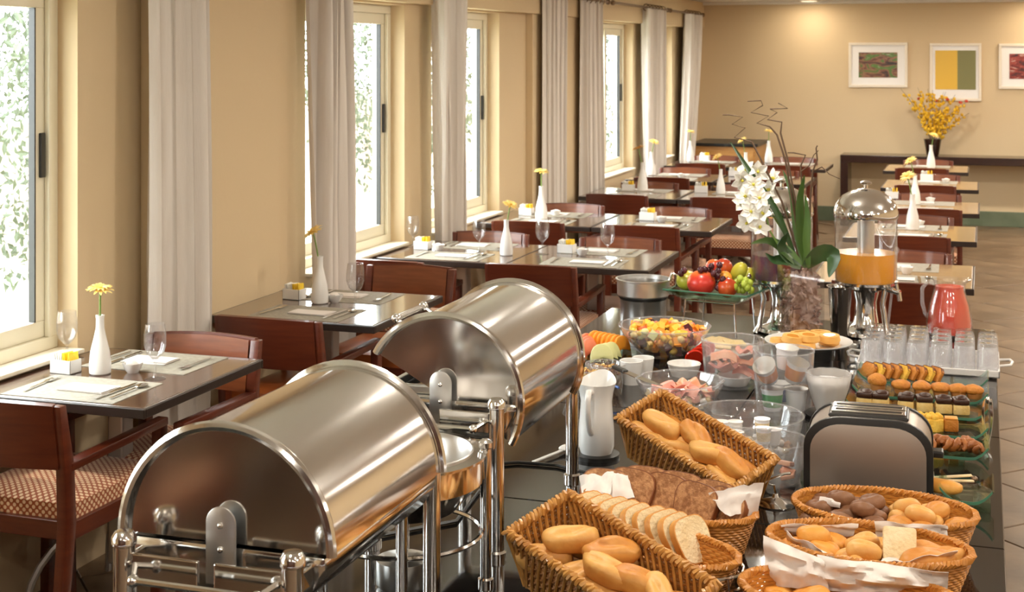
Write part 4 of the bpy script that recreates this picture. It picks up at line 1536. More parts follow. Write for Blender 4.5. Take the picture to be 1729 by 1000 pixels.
bl = MB().box((0, 0, 0), (0.066, 0.028, 0.085)).build('bread_block', 'crumb_white', None, 40, bevel=0.006, loc=(b2.x + 0.062, b2.y - 0.01, ZB + 0.082), rot=(R(-35), 0, 0.05))
tag(bl, 'pale square white bread slice in the middle oval basket', 'bread')
G3 = 'rolls in the bottom oval basket'
scatter(b3, 0.40, 0.23, rows((-0.72, -0.43, -0.14), (-0.45, 0.0, 0.45), [(-0.34, 0.1, .3), (-0.10, -0.2, .7)]), 'orange roll in bottom basket', G3 + ', orange', ORNG, ZR - 0.022, 6)
scatter(b3, 0.40, 0.23, rows((0.16, 0.45, 0.74), (-0.45, 0.0, 0.45), [(0.22, 0.1, .3), (0.46, -0.2, .7)]), 'yellow crumbly roll in bottom basket', G3 + ', yellow', [ROUND[0], ROUND[2]], ZR - 0.022, 7)


def paper_sheet(name, label, corners, bow, seed, nu=12, nv=9, amp=0.008, group=None):
    """crumpled sheet spanned by four corners a, b, c, d"""
    a, b, c, d = (Vector(q) for q in corners)

    def fn(u, v):
        p_ = a.lerp(b, u).lerp(d.lerp(c, u), v)
        n_ = mnoise.noise(Vector((u * 4 + seed, v * 4, seed * 0.7))) * amp + mnoise.noise(Vector((u * 9, v * 8 + seed, 3))) * amp * 0.35
        nn = (b - a).cross(d - a).normalized()
        return p_ + nn * (n_ + bow * math.sin(PI * u) * math.sin(PI * v))
    o = MB().grid(fn, nu, nv, thick=0.0008).build(name, 'paper', None, 60)
    return tag(o, label, 'paper', group)


Z9 = ZB + 0.085
paper_sheet('paper_liner', 'tall white paper corner standing at the window end of bottom basket', (at(1292, 988, ZB + 0.055), at(1400, 1000, ZB + 0.055), aty(1392, 946, b3.y + 0.085), aty(1289, 904, b3.y + 0.10)), 0.018, 1, 18, 14, 0.022)
paper_sheet('paper_liner', 'crumpled white paper wall along the back of bottom basket', (at(1388, 998, ZB + 0.055), at(1602, 1012, ZB + 0.055), aty(1603, 968, b3.y + 0.075), aty(1380, 938, b3.y + 0.09)), 0.030, 5, 34, 14, 0.036)
paper_sheet('paper_liner', 'white paper lining along the back of the middle basket', (at(1325, 905, ZB + 0.06), at(1440, 905, ZB + 0.06), at(1450, 886, Z9 + 0.004), at(1318, 886, Z9 + 0.004)), 0.004, 2)
paper_sheet('paper_liner', 'white paper folded up behind the finger rolls', (at(1480, 912, ZB + 0.06), at(1600, 915, ZB + 0.06), at(1600, 888, Z9 + 0.014), at(1476, 880, Z9 + 0.018)), 0.006, 3, amp=0.012)
paper_sheet('paper_liner', 'white paper edge along the front of the middle basket', (at(1490, 946, ZB + 0.07), at(1612, 938, ZB + 0.07), at(1618, 932, Z9 + 0.006), at(1486, 952, Z9 + 0.004)), 0.004, 4)
paper_sheet('paper_liner', 'white paper strip at the window end of the middle basket', (at(1330, 915, ZB + 0.06), at(1400, 950, ZB + 0.06), at(1408, 942, Z9 + 0.006), at(1326, 898, Z9 + 0.008)), 0.004, 5)
paper_sheet('paper_liner', 'small white paper scrap among the dark rolls', (at(1382, 852, Z9 - 0.01), at(1418, 858, Z9 - 0.012), at(1420, 845, Z9 + 0.004), at(1384, 838, Z9 + 0.006)), 0.004, 6, 6, 5)

# sliced bread in two more baskets
sb1, sb2 = at(1130, 852, ZB + 0.085), at(1088, 915, ZB + 0.085)
oval_basket('woven basket of brown bread slices with paper corners', (sb1.x, sb1.y, ZB), 0.39, 0.215, 0.088, R(-12), OG)
oval_basket('woven basket of white bread slices with wire handle', (sb2.x, sb2.y, ZB), 0.40, 0.205, 0.080, R(-14), OG)


def slice_bread(loc, rz, lean, crust, crumb, label, group, w=0.105, h=0.10, th=0.013):
    t = thing('bread_slice', label, 'bread', loc, 0, group, rot=(lean, 0, rz))
    out = []
    for i in range(22):
        a = 2 * PI * i / 22 - PI / 2
        x, z = math.cos(a), math.sin(a)
        sx_ = math.copysign(abs(x) ** 0.6, x) * w / 2
        sz = math.copysign(abs(z) ** 0.65, z) * h / 2
        if z > 0:
            sx_ *= 1.06
        out.append((sx_, sz))
    MB().prism(out, (0, -th / 2, h / 2), (1, 0, 0), (0, 0, 1), (0, th, 0)).build('crumb', crumb, t, 30)
    m = MB()
    o2 = [(x * 1.05, z * 1.05) for x, z in out]
    n = len(out)
    vs = []
    for yy in (-th / 2 + 0.0006, th / 2 - 0.0006):
        for x, z in o2:
            vs.append((x, yy, h / 2 + z))
        for x, z in out:
            vs.append((x * 0.99, yy, h / 2 + z * 0.99))
    fs = []
    for i in range(n):
        j = (i + 1) % n
        fs += [(i, j, 2 * n + j, 2 * n + i), (n + j, n + i, i, j)[::-1], (2 * n + i, 2 * n + j, 3 * n + j, 3 * n + i)]
    m.add(vs, fs).build('crust', crust, t, 50)
    return t


gb, gw_ = 'brown bread slices', 'white bread slices'
for k, (px, py, rz, ln) in enumerate([(1015, 860, -0.10, -0.65), (1058, 862, -0.30, -0.45), (1082, 856, -0.15, -0.6), (1116, 872, -0.42, -0.40), (1136, 866, -0.25, -0.6), (1166, 888, -0.55, -0.38), (1192, 882, -0.40, -0.6), (1214, 898, -0.70, -0.42)]):
    slice_bread(at(px, py, ZB + 0.040), rz, ln, 'crust_brown', 'crumb_brown', 'speckled brown bread slice in upper bread basket, %s from the chafing dish end' % NTH[k], gb, 0.112, 0.092)
for k in range(9):
    f = k / 8
    p_ = at(1010 + 172 * f, 905 + 45 * f, ZB + 0.035)
    slice_bread(p_, R(62) + 0.08 * math.sin(k * 2), R(-28), 'crust_gold', 'crumb_white', 'white bread slice in lower bread basket, %s from the chafing dish end' % NTH[k], gw_, 0.092, 0.092, 0.016)
q = at(1085, 945, ZB + 0.075)
o = MB().blob(0.075, 0.028, 0.026, (0, 0, 0), 20, 12, 0.06, 14, 3).build('rye_loaf', 'crust_brown', None, 70, loc=q, rot=(0, 0.12, R(-28)))
tag(o, 'dark crusted loaf end in front of the white bread slices', 'bread')
paper_sheet('paper_liner', 'white paper corner at the window end of the brown bread', (at(983, 838, Z9), at(1030, 845, Z9), aty(1036, 795, sb1.y + 0.07), aty(978, 806, sb1.y + 0.06)), 0.006, 7, amp=0.016)
paper_sheet('paper_liner', 'white paper sheet folded over the back of the brown bread', (at(1020, 838, Z9), at(1072, 840, Z9), aty(1060, 803, sb1.y + 0.08), aty(1024, 797, sb1.y + 0.08)), 0.01, 8, amp=0.010)
paper_sheet('paper_liner', 'white paper corner at the toaster end of the brown bread', (at(1228, 872, Z9), at(1278, 872, Z9), aty(1290, 816, sb1.y - 0.02), aty(1196, 833, sb1.y + 0.01)), 0.008, 9, amp=0.012)
# wire carrier of the lower bread basket
wc = []
for i in range(14):
    a = R(-100) + R(150) * i / 13
    wc.append(Vector((math.cos(a) * 0.212, math.sin(a) * 0.118, 0.062)))
cc = thing('wire_carrier', 'steel wire carrier round the white bread basket', 'wire stand', (sb2.x, sb2.y, ZB), R(-14))
MB().tube(wc, 0.003, 6).build('upper_wire', 'steel', cc)
MB().tube([q_ + Vector((0.004, -0.003, -0.025)) for q_ in wc], 0.003, 6).build('lower_wire', 'steel', cc)
for i in (1, 7, 12):
    MB().tube([wc[i], wc[i] + Vector((0.004, -0.003, -0.025)), Vector((wc[i].x * 1.02, wc[i].y * 1.02, 0.003))], 0.003, 6).build('upright', 'steel', cc)

# ------------------------------------------------------------------ toaster
tp = bt(1465, 848)
t = thing('toaster', 'steel two-slot toaster behind the oval bread baskets', 'toaster', (tp.x, tp.y, ZB), R(2))
TW, TD, TH = 0.148, 0.085, 0.195


def toaster_outline(w, h, r, n=9):
    o = [(-w, 0.012), (w, 0.012)]
    for i in range(n):
        a = PI / 2 * i / (n - 1)
        o.append((w - r + r * math.cos(a), h - r * 0.85 + r * 0.85 * math.sin(a)))
    for i in range(n):
        a = PI / 2 + PI / 2 * i / (n - 1)
        o.append((-w + r + r * math.cos(a), h - r * 0.85 + r * 0.85 * math.sin(a)))
    return o


MB().prism(toaster_outline(TW, TH, 0.085), (0, 0.006, 0), (1, 0, 0), (0, 0, 1), (0, TD * 2 - 0.012, 0)).build('shell', 'toaster_steel', t, 30)
for yy in (0.0, TD * 2 - 0.012):
    MB().prism(toaster_outline(TW + 0.004, TH + 0.004, 0.087), (0, yy, 0), (1, 0, 0), (0, 0, 1), (0, 0.012, 0)).build('end_band', 'black_plastic', t, 30, bevel=0.002)
MB().prism(toaster_outline(TW - 0.012, TH - 0.016, 0.078), (0, -0.004, 0.004), (1, 0, 0), (0, 0, 1), (0, 0.005, 0)).build('front_panel', 'toaster_steel', t, 30, bevel=0.001)
MB().mm((-TW + 0.02, 0.01, 0), (TW - 0.02, TD * 2 - 0.01, 0.014)).build('base', 'black_plastic', t, 0, bevel=0.003)
sl = MB()
sl.mm((-0.095, 0.030, TH - 0.004), (0.095, TD * 2 - 0.030, TH + 0.005))
so = sl.build('slot_surround', 'black_plastic', t, 0, bevel=0.004)
for k in range(2):
    y0 = 0.045 + k * 0.050
    fr = MB()
    fr.mm((-0.088, y0, TH + 0.004), (0.088, y0 + 0.010, TH + 0.010)).mm((-0.088, y0 + 0.030, TH + 0.004), (0.088, y0 + 0.040, TH + 0.010)).mm((-0.088, y0 + 0.010, TH + 0.004), (-0.078, y0 + 0.030, TH + 0.010)).mm((0.078, y0 + 0.010, TH + 0.004), (0.088, y0 + 0.030, TH + 0.010))
    fr.build('slot_frame', 'steel', so, 0, bevel=0.0015)
MB().mm((TW - 0.002, TD - 0.02, 0.10), (TW + 0.028, TD + 0.02, 0.116)).build('lever', 'black_plastic', t, 0, bevel=0.004)
for yy in (0.05, 0.12):
    MB().lathe([(0, 0), (0.012, 0), (0.012, 0.004), (0, 0.006)], 14).xf(Matrix.Translation((TW + 0.001, yy, 0.04)) @ Matrix.Rotation(PI / 2, 4, 'Y')).build('dial', 'steel_brushed', t)


# ------------------------------------------------------------------ glass pastry plates
def glass_plate(label, x0, x1, y, dep, dz):
    """rectangular plate with ends curling up, on two clear feet"""
    t = thing('glass_plate', label, 'plate', ((x0 + x1) / 2, y, ZB), 0, 'green edged glass pastry plates')
    w2 = (x1 - x0) / 2

    def fn(u, v):
        x = -w2 + 2 * w2 * u
        e = max(0.0, (abs(x) - (w2 - 0.045)) / 0.045)
        return (x, dep * v, dz + 0.030 * e * e)
    MB().grid(fn, 25, 3, thick=0.005).build('plate', 'glass_green', t, 60)

    def ed(u, v):
        p_ = fn(u, 0)
        return (p_[0], -0.0015 + 0.003 * v * 0, p_[2] - 0.006 + 0.007 * v)
    MB().grid(ed, 25, 2, thick=-0.002).build('front_edge', 'glass_edge', t, 60)
    for xx in (-w2 * 0.6, w2 * 0.6):
        MB().mm((xx - 0.02, 0.02, 0), (xx + 0.02, dep - 0.02, dz - 0.0055)).build('foot', 'glass_green', t, 0, bevel=0.002)
    return t


PY = [4.70, 4.50, 4.30, 4.09, 3.88]
DZ = [0.028, 0.028, 0.028, 0.028, 0.028]
names = ['glass plate of loaf cake slices, farthest of the row', 'glass plate of muffins', 'glass plate of chocolate topped cake squares', 'glass plate of yellow cake cubes', 'glass plate of brown pastries']
for y, dz, n in zip(PY, DZ, names):
    glass_plate(n, -0.385, 0.012, y, 0.145, dz)
glass_plate('small glass plate with orange roll beside the toaster', -0.098, 0.020, 3.50, 0.15, 0.028)
ZP = ZB + 0.028


def on_plate(px, y, dz=0.0):
    r = (px - CX) / FPX
    d = y / (CY_ + SY * r)
    return Vector((d * (-SY + CY_ * r), y, ZP + dz))


# loaf cake slices
for k in range(9):
    p_ = on_plate(1462 + k * 14, PY[0] + 0.055)
    t = thing('cake_slice', 'golden loaf cake slice, %s from the inner plate end' % NTH[k], 'cake', p_, 0, 'loaf cake slices', rot=(0, R(30), R(42)))
    MB().prism([(-0.030, 0), (0.030, 0), (0.032, 0.036), (0.02, 0.046), (-0.02, 0.046), (-0.032, 0.036)], (-0.006, 0, 0), (0, 1, 0), (0, 0, 1), (0.012, 0, 0)).build('crumb', 'cake_yellow' if k % 3 == 1 else 'muffin', t, 30, bevel=0.002)
    MB().prism([(0.0325, 0.034), (0.0205, 0.048), (-0.0205, 0.048), (-0.0325, 0.034), (-0.031, 0.033), (-0.0195, 0.0462), (0.0195, 0.0462), (0.031, 0.033)], (-0.0063, 0, 0), (0, 1, 0), (0, 0, 1), (0.0126, 0, 0)).build('crust', 'crust_brown', t, 30)
# muffins
for k in range(6):
    px = (1482, 1522, 1556, 1588, 1618, 1645)[k]
    p_ = on_plate(px, PY[1] + 0.06)
    t = thing('muffin', 'small orange muffin, %s from the inner plate end' % NTH[k] if k else 'taller orange muffin at the inner end of its row', 'muffin', p_, 0, 'small orange muffins')
    s = 1.15 if k == 0 else 0.85
    MB().lathe([(0, 0), (0.020, 0), (0.026, 0.024 * s), (0.024, 0.026 * s), (0, 0.026 * s)], 20, mod=lambda a, z: 1 + 0.05 * math.sin(14 * a)).build('case', 'papercase', t)
    MB().blob(0.030, 0.030, 0.020 * s, (0, 0, 0.028 * s), 16, 10, 0.2, 50, k, 0.5).build('crown', 'muffin', t, 70)
# chocolate topped squares
for k in range(6):
    px = (1461, 1487, 1530, 1560, 1593, 1622)[k]
    p_ = on_plate(px, PY[2] + 0.05)
    t = thing('cake_square', 'cream cake square with chocolate top, %s from the inner plate end' % NTH[k], 'cake', p_, rnd.uniform(-0.2, 0.2), 'chocolate topped cake squares')
    MB().box((0, 0, 0.014), (0.046, 0.046, 0.028)).build('sponge', 'cake_cream', t, 40, bevel=0.004)
    MB().box((0, 0, 0.037), (0.047, 0.047, 0.018)).build('chocolate_layer', 'chocolate', t, 40, bevel=0.006)
    MB().blob(0.018, 0.018, 0.006, (0.003, 0, 0.047), 10, 6, 0.3, 60, k).build('icing', 'chocolate', t)
# yellow cubes and corn cakes
for k in range(6):
    px = (1447, 1486, 1515, 1546, 1576, 1606)[k]
    p_ = on_plate(px, PY[3] + 0.05)
    if k in (0, 1, 5):
        s = (1.0, 0.95, 0.75)[(0, 1, 5).index(k)]
        t = thing('cake_cube', ('yellow sponge cube at the inner plate end', 'yellow sponge cube next to the end cube', 'small orange sponge block at the outer plate end')[(0, 1, 5).index(k)], 'cake', p_, 0.1)
        MB().box((0, 0, 0.024 * s), (0.050 * s, 0.048 * s, 0.046 * s)).build('sponge', 'cake_yellow' if k < 5 else 'muffin', t, 40, bevel=0.005)
        MB().box((0, 0, 0.049 * s), (0.046 * s, 0.044 * s, 0.004)).build('top_crust', 'cake_yellow' if k < 5 else 'crust_orange', t, 40, bevel=0.0015)
    else:
        t = thing('corn_cake', 'bumpy yellow corn cake, %s on its plate' % NTH[k], 'cake', p_, k, 'bumpy yellow corn cakes')
        MB().lathe([(0, 0), (0.028, 0), (0.030, 0.030), (0.026, 0.034), (0, 0.034)], 24, mod=lambda a, z: 1 + 0.08 * math.sin(7 * a)).build('body', 'cake_yellow', t, 50)
        m = MB()
        for j in range(7):
            a = j * 2 * PI / 6
            rr_ = 0.017 if j < 6 else 0
            m.blob(0.011, 0.011, 0.010, (rr_ * math.cos(a), rr_ * math.sin(a), 0.036), 8, 6)
        m.build('topping', 'cake_yellow', t, 60)
# brown pastries
for k in range(7):
    px = (1500, 1535, 1568, 1590, 1612, 1628, 1642)[k]
    p_ = on_plate(px, PY[4] + 0.05 + 0.02 * (k % 2), 0.014)
    t = thing('twisted_pastry', 'glossy brown twisted pastry, %s from the toaster' % NTH[k], 'pastry', p_, k * 0.9, 'brown twisted pastries')
    for s in range(2):
        MB().tube([(-0.034 + 0.068 * i / 10, 0.010 * math.sin(i * 0.9 + s * PI), 0.004 + 0.010 * math.cos(i * 0.9 + s * PI)) for i in range(11)], [0.005 + 0.006 * math.sin(PI * i / 10) for i in range(11)], 7).build('strand', 'pretzel', t, 60)
o = MB().blob(0.020, 0.050, 0.017, (0, 0, 0.017), 16, 10, 0.12, 30, 2, 0.8, 0.8, rot=(0, 0, R(78))).build('orange_roll', 'crust_orange', None, 70, loc=on_plate(1590, 3.545))
tag(o, 'orange glazed roll on the small glass plate', 'bread')
t = thing('serving_tongs', 'short wooden tongs lying above the small glass plate', 'tongs', on_plate(1590, 3.63, 0.008), R(14))
for s in (-1, 1):
    MB().bar((-0.075, s * 0.004, 0), (0.075, s * 0.010, 0.006 + s * 0.004), 0.014, 0.004).build('arm', 'crumb_white', t, 0, bevel=0.0015)
MB().blob(0.009, 0.009, 0.008, (0.078, 0, 0.004), 10, 6).build('hinge', 'bronze', t)
t = thing('steel_tongs', 'steel tongs leaning on the glass plates by the buffet edge', 'tongs', bt(1668, 745, 0.0), 0)
for s in (-1, 1):
    MB().grid(lambda u, v, s=s: (0.012 * s * math.sin(PI * 0.75 * u) + (v - 0.5) * 0.006, -0.10 + 0.22 * u, 0.010 + 0.075 * u + (v - .5) * 0.012), 12, 3, thick=0.0015).build('arm', 'steel', t, 60)
MB().blob(0.008, 0.006, 0.010, (0.0, 0.122, 0.085), 10, 7).build('spring_end', 'steel', t)

# ------------------------------------------------------------------ tray of upturned tumblers
tr0, tr1 = bt(1440, 634), bt(1690, 634)
cx, cy = (tr0.x + tr1.x) / 2 + 0.0, (tr0.y + tr1.y) / 2 + 0.17
t = thing('glass_tray', 'white tray holding rows of upturned tumblers', 'tray', (cx, cy, ZB))
hw, hd = 0.232, 0.165
m = MB().mm((-hw, -hd, 0.004), (hw, hd, 0.010))
m.build('base', 'tray_white', t, 0, bevel=0.002)
rm = MB()
rm.mm((-hw, -hd, 0.004), (hw, -hd + 0.006, 0.028)).mm((-hw, hd - 0.006, 0.004), (hw, hd, 0.028)).mm((-hw, -hd, 0.004), (-hw + 0.006, hd, 0.028)).mm((hw - 0.006, -hd, 0.004), (hw, hd, 0.028))
rm.build('rim', 'tray_white', t, 0, bevel=0.002)
for s in (-1, 1):
    MB().tube([(s * hw, -0.05, 0.022), (s * (hw + 0.035), -0.045, 0.026), (s * (hw + 0.042), 0, 0.028), (s * (hw + 0.035), 0.045, 0.026), (s * hw, 0.05, 0.022)], 0.005, 8).build('handle', 'tray_white', t, 60)
for sx in (-1, 1):
    for sy in (-1, 1):
        MB().lathe([(0, 0), (0.008, 0), (0.008, 0.004), (0, 0.004)], 10, (sx * (hw - 0.03), sy * (hd - 0.03), 0)).build('foot', 'black_plastic', t)


def make_tumbler():
    t = thing('tumbler', 'x', 'glass')
    MB().lathe([(0.036, 0), (0.0365, 0.004), (0.033, 0.070), (0.0315, 0.076), (0.0315, 0.080), (0.0300, 0.0865), (0.029, 0.090), (0, 0.090), (0, 0.078), (0.027, 0.078), (0.031, 0.070), (0.0345, 0.004), (0.036, 0)], 22).build('wall', 'glass_milky', t)
    MB().lathe([(0, 0.0905), (0.029, 0.0905), (0.0315, 0.094), (0.030, 0.097), (0.027, 0.0985), (0, 0.0965)], 22).build('heel', 'glass', t)
    return t


TUM = proto(make_tumbler())
for j in range(4):
    for i in range(6):
        TUM.put((cx - hw + 0.044 + i * 0.0765, cy - hd + 0.044 + j * 0.078, ZB + 0.010), 0, 'upturned tumbler, %s tray row, %s from the buffet edge' % (('front', 'second', 'third', 'back')[j], NTH[5 - i]), 'upturned tumblers, %s row' % ('front', 'second', 'third', 'back')[j])

# ------------------------------------------------------------------ pink juice jug
p_ = bt(1603, 566)
t = thing('juice_jug', 'glass jug of pink watermelon juice behind the tumblers', 'jug', p_, 0)
jp = [(0, 0.0), (0.083, 0.0), (0.088, 0.012), (0.086, 0.05), (0.074, 0.12), (0.058, 0.170), (0.056, 0.195), (0.064, 0.215)]
jin = [(r_ - 0.004, z) for r_, z in reversed(jp[1:])]
g = MB().lathe(jp + jin[:-1] + [(0.08, 0.012), (0, 0.010)], 28)
for v in g.v:
    if v.z > 0.19 and v.x > 0.03:
        v.x += (v.z - 0.19) * 0.9
        v.z += 0.004
g.build('body', 'glass_goblet', t)
MB().lathe([(0, 0.012), (0.0795, 0.013), (0.0815, 0.05), (0.0695, 0.12), (0.0535, 0.170), (0.0515, 0.188), (0, 0.188)], 28).build('juice', 'pink_juice', t)
MB().tube([(-0.055, 0, 0.195), (-0.080, 0, 0.200), (-0.100, 0, 0.175), (-0.100, 0, 0.12), (-0.090, 0, 0.08), (-0.080, 0, 0.066)], 0.0075, 10).build('handle', 'glass_milky', t, 60)


# ------------------------------------------------------------------ juice dispensers
def dispenser(label, loc, juice, level, tap):
    t = thing('juice_dispenser', label, 'dispenser', loc, tap, 'tall juice dispensers')
    MB().lathe([(0, 0), (0.090, 0), (0.095, 0.006), (0.090, 0.018), (0.060, 0.030), (0.048, 0.050), (0.042, 0.090), (0.040, 0.130), (0.050, 0.170), (0.085, 0.185), (0.085, 0.198), (0, 0.200)], 32).build('pedestal', 'steel', t)
    MB().lathe([(0.095, 0.186), (0.116, 0.200), (0.118, 0.21), (0.114, 0.21), (0.095, 0.196), (0.095, 0.186)], 36).build('collar', 'steel', t)
    MB().lathe([(0, 0.200), (0.112, 0.202), (0.116, 0.215), (0.118, 0.46), (0.1155, 0.46), (0.1135, 0.217), (0.110, 0.206), (0, 0.204)], 36).build('tank', 'glass_tank', t)
    MB().lathe([(0, 0.207), (0.1095, 0.209), (0.1125, 0.218), (0.1132, level), (0, level)], 36).build('juice', juice, t)
    MB().tube([(0, 0, level), (0, 0, 0.455)], 0.032, 20).build('ice_tube', 'steel_brushed', t)
    ld = MB().lathe([(0.120, 0.452), (0.122, 0.458), (0.121, 0.478), (0.112, 0.505), (0.088, 0.535), (0.050, 0.556), (0.018, 0.562), (0, 0.563), (0, 0.556), (0.05, 0.550), (0.085, 0.530), (0.108, 0.503), (0.117, 0.478), (0.117, 0.452), (0.120, 0.452)], 36).build('lid', 'steel', t)
    MB().lathe([(0, 0.560), (0.008, 0.562), (0.008, 0.575), (0.022, 0.580), (0.023, 0.586), (0.012, 0.592), (0, 0.593)], 20).build('knob', 'steel', ld)
    tp_ = MB().tube([(0, -0.08, 0.19), (0, -0.125, 0.185), (0, -0.150, 0.180)], 0.011, 10)
    tp_.tube([(0, -0.145, 0.182), (0, -0.150, 0.150)], 0.009, 10).tube([(0, -0.140, 0.19), (0, -0.135, 0.215)], 0.006, 8)
    tp_.blob(0.010, 0.010, 0.010, (0, -0.134, 0.219), 10, 7)
    tp_.build('tap', 'steel', t)
    for k in range(3):
        a = R(30) + k * 2 * PI / 3
        MB().tube([(0.088 * math.cos(a), 0.088 * math.sin(a), 0.192), (0.074 * math.cos(a), 0.074 * math.sin(a), 0.13), (0.090 * math.cos(a), 0.090 * math.sin(a), 0.03), (0.105 * math.cos(a), 0.105 * math.sin(a), 0.0)], [0.012, 0.011, 0.010, 0.013], 10).build('leg', 'steel', t, 60)
    return t


dispenser('juice dispenser filled with orange juice beside the tumblers', bt(1462, 566), 'orange_juice', 0.318, R(60))
dispenser('juice dispenser with purple juice behind the flowers', bt(1320, 560), 'purple_juice', 0.30, R(-60))
t = thing('straw_cup', 'flared steel cup between the flower vase and orange dispenser', 'cup', bt(1418, 572))
MB().lathe([(0, 0), (0.030, 0), (0.032, 0.004), (0.044, 0.19), (0.050, 0.20), (0.046, 0.20), (0.040, 0.185), (0.028, 0.008), (0, 0.006)], 24).build('body', 'steel', t)
t = thing('long_spoon', 'long glass stirrer leaning against the orange dispenser', 'stirrer', bt(1497, 572))
MB().tube([(0, 0, 0.004), (0.035, 0.01, 0.33)], 0.005, 8).build('rod', 'glass_milky', t)
MB().blob(0.010, 0.006, 0.014, (0.036, 0.01, 0.335), 10, 7).build('tip', 'glass_milky', t)

# ------------------------------------------------------------------ steel pot
t = thing('steel_pot', 'round stainless pot with black seam and ladle handle', 'pot', bt(1086, 552))
MB().lathe([(0, 0), (0.086, 0), (0.090, 0.004), (0.091, 0.115), (0.096, 0.122), (0.103, 0.130), (0.104, 0.185), (0.110, 0.188), (0.110, 0.192), (0.101, 0.192), (0.100, 0.130), (0.087, 0.112), (0.086, 0.01), (0, 0.008)], 36).build('body', 'steel_brushed', t)
MB().lathe([(0.0915, 0.112), (0.0975, 0.120), (0.0975, 0.125), (0.0915, 0.117), (0.0915, 0.112)], 36).build('seam_band', 'black_plastic', t)
MB().lathe([(0, 0.172), (0.0995, 0.172), (0.0995, 0.176), (0, 0.176)], 36).build('contents', 'dark_metal', t)
for s in (1,):
    MB().tube([(s * 0.103, 0.02, 0.15), (s * 0.130, 0.015, 0.165), (s * 0.135, 0.0, 0.21), (s * 0.118, -0.01, 0.218), (s * 0.108, -0.012, 0.19)], 0.006, 8).build('handle', 'steel', t, 60)

# ------------------------------------------------------------------ fruit on a glass square over a wire stand
fs = bt(1214, 560)
t = thing('wire_stand', 'low chromed wire stand under the glass fruit plate', 'stand', fs, R(-12))
PZ = 0.135
for s in (-1, 1):
    MB().tube([(s * 0.11, -0.10, 0.004), (s * 0.10, -0.095, PZ - 0.008), (s * 0.10, 0.095, PZ - 0.008), (s * 0.11, 0.10, 0.004)], 0.0038, 8).build('side_wire', 'steel', t)
for y_ in (-0.09, 0.09):
    MB().tube([(-0.10, y_, PZ - 0.008), (0.10, y_, PZ - 0.008)], 0.0038, 8).build('cross_wire', 'steel', t)
t = thing('fruit_plate', 'square green glass plate heaped with whole fruit', 'plate', fs + Vector((0, 0, PZ)), R(-12))


def fplate(u, v):
    x, y = (u - .5) * 0.34, (v - .5) * 0.30
    e = max(0.0, (max(abs(x) / 0.17, abs(y) / 0.15) - 0.55) / 0.45)
    return (x, y, 0.002 + 0.034 * e * e)


MB().grid(fplate, 17, 15, thick=0.005).build('dish', 'glass_green', t, 60)
MB().tube([fplate(i / 16, 0) for i in range(17)], 0.0035, 6).build('front_edge', 'glass_edge', t)
MB().tube([fplate(1, i / 14) for i in range(15)], 0.0035, 6).build('side_edge', 'glass_edge', t)


def fruit(name, label, m, px, py, yoff, r, cat=None, group=None, sh=(1, 1, 1), rot=(0, 0, 0), amp=0.04):
    c = aty(px, py, fs.y + yoff)
    t = thing(name, label, cat or name, c, 0, group, rot=rot)
    MB().blob(r * sh[0], r * sh[1], r * sh[2], (0, 0, 0), 20, 14, amp, 12, px % 7).build('flesh', m, t, 70)
    MB().tube([(0, 0, r * sh[2] * 0.95), (0.003, 0, r * sh[2] * 1.12)], 0.0022, 6).build('stalk', 'twig', t)


FH = 'whole fruit heaped on the glass plate'
fruit('mango', 'large orange red mango at the front of the fruit plate', 'mango', 1184, 478, -0.06, 0.057, 'mango', FH, (0.98, 0.95, 0.88))
fruit('mango', 'brownish mango half hidden at the inner fruit plate edge', 'pear', 1160, 474, 0.0, 0.046, 'mango', FH, (0.9, 1, 0.85))
fruit('apple', 'dark red apple at the front right of the fruit plate', 'apple_red', 1228, 486, -0.07, 0.038, 'apple', FH)
fruit('apple', 'red apple at the back of the heaped fruit', 'apple_red', 1222, 452, 0.05, 0.036, 'apple', FH)
fruit('peach', 'yellow peach at the back of the heaped fruit', 'mango', 1205, 452, 0.06, 0.034, 'peach', FH)
fruit('peach', 'small orange peach next to the dark grapes', 'papaya', 1224, 470, -0.01, 0.028, 'peach', FH)
fruit('pear', 'yellow pear leaning at the back of the fruit plate', 'pear', 1248, 462, 0.04, 0.042, 'pear', FH, (0.8, 0.8, 1.15), (0.2, 0.4, 0))
fruit('pear', 'green yellow pear behind the green grapes', 'pear', 1262, 468, 0.05, 0.036, 'pear', FH, (0.9, 0.9, 1.1), (0, 0.2, 0))


def grapes(label, m, spots, r, yoff, seed):
    rr = random.Random(seed)
    c0 = aty(spots[0][0], spots[0][1], fs.y + yoff)
    t = thing('grape_bunch', label, 'grapes', c0, 0, FH)
    me = None
    for k, (px, py) in enumerate(spots):
        c = aty(px, py, fs.y + yoff + rr.uniform(-0.035, 0.02)) - c0
        if me is None:
            me = MB().blob(r, r, r * 1.1, (0, 0, 0), 12, 8).mesh('grape', 70)
            me.materials.append(MATS[m])
        link('grape', me, None, t, c, (0, 0, k))
    MB().tube([(0, 0, 0), (0.01, 0.01, 0.02), (0.02, 0.0, 0.03)], 0.002, 6).build('stalk', 'twig', t)


grapes('dark purple grape bunch on top of the fruit', 'plum', [(1205, 462), (1197, 457), (1213, 458), (1190, 455), (1201, 450), (1211, 466), (1206, 475), (1217, 478), (1212, 486), (1221, 472), (1194, 464), (1186, 460), (1215, 448), (1183, 456), (1155, 457), (1150, 462), (1218, 484)], 0.0125, -0.05, 1)
grapes('green grape bunch at the outer end of the fruit plate', 'grape_green', [(1250, 482), (1243, 478), (1257, 480), (1262, 486), (1254, 490), (1247, 489), (1266, 478), (1240, 485), (1259, 474), (1268, 490), (1250, 471)], 0.014, -0.06, 2)


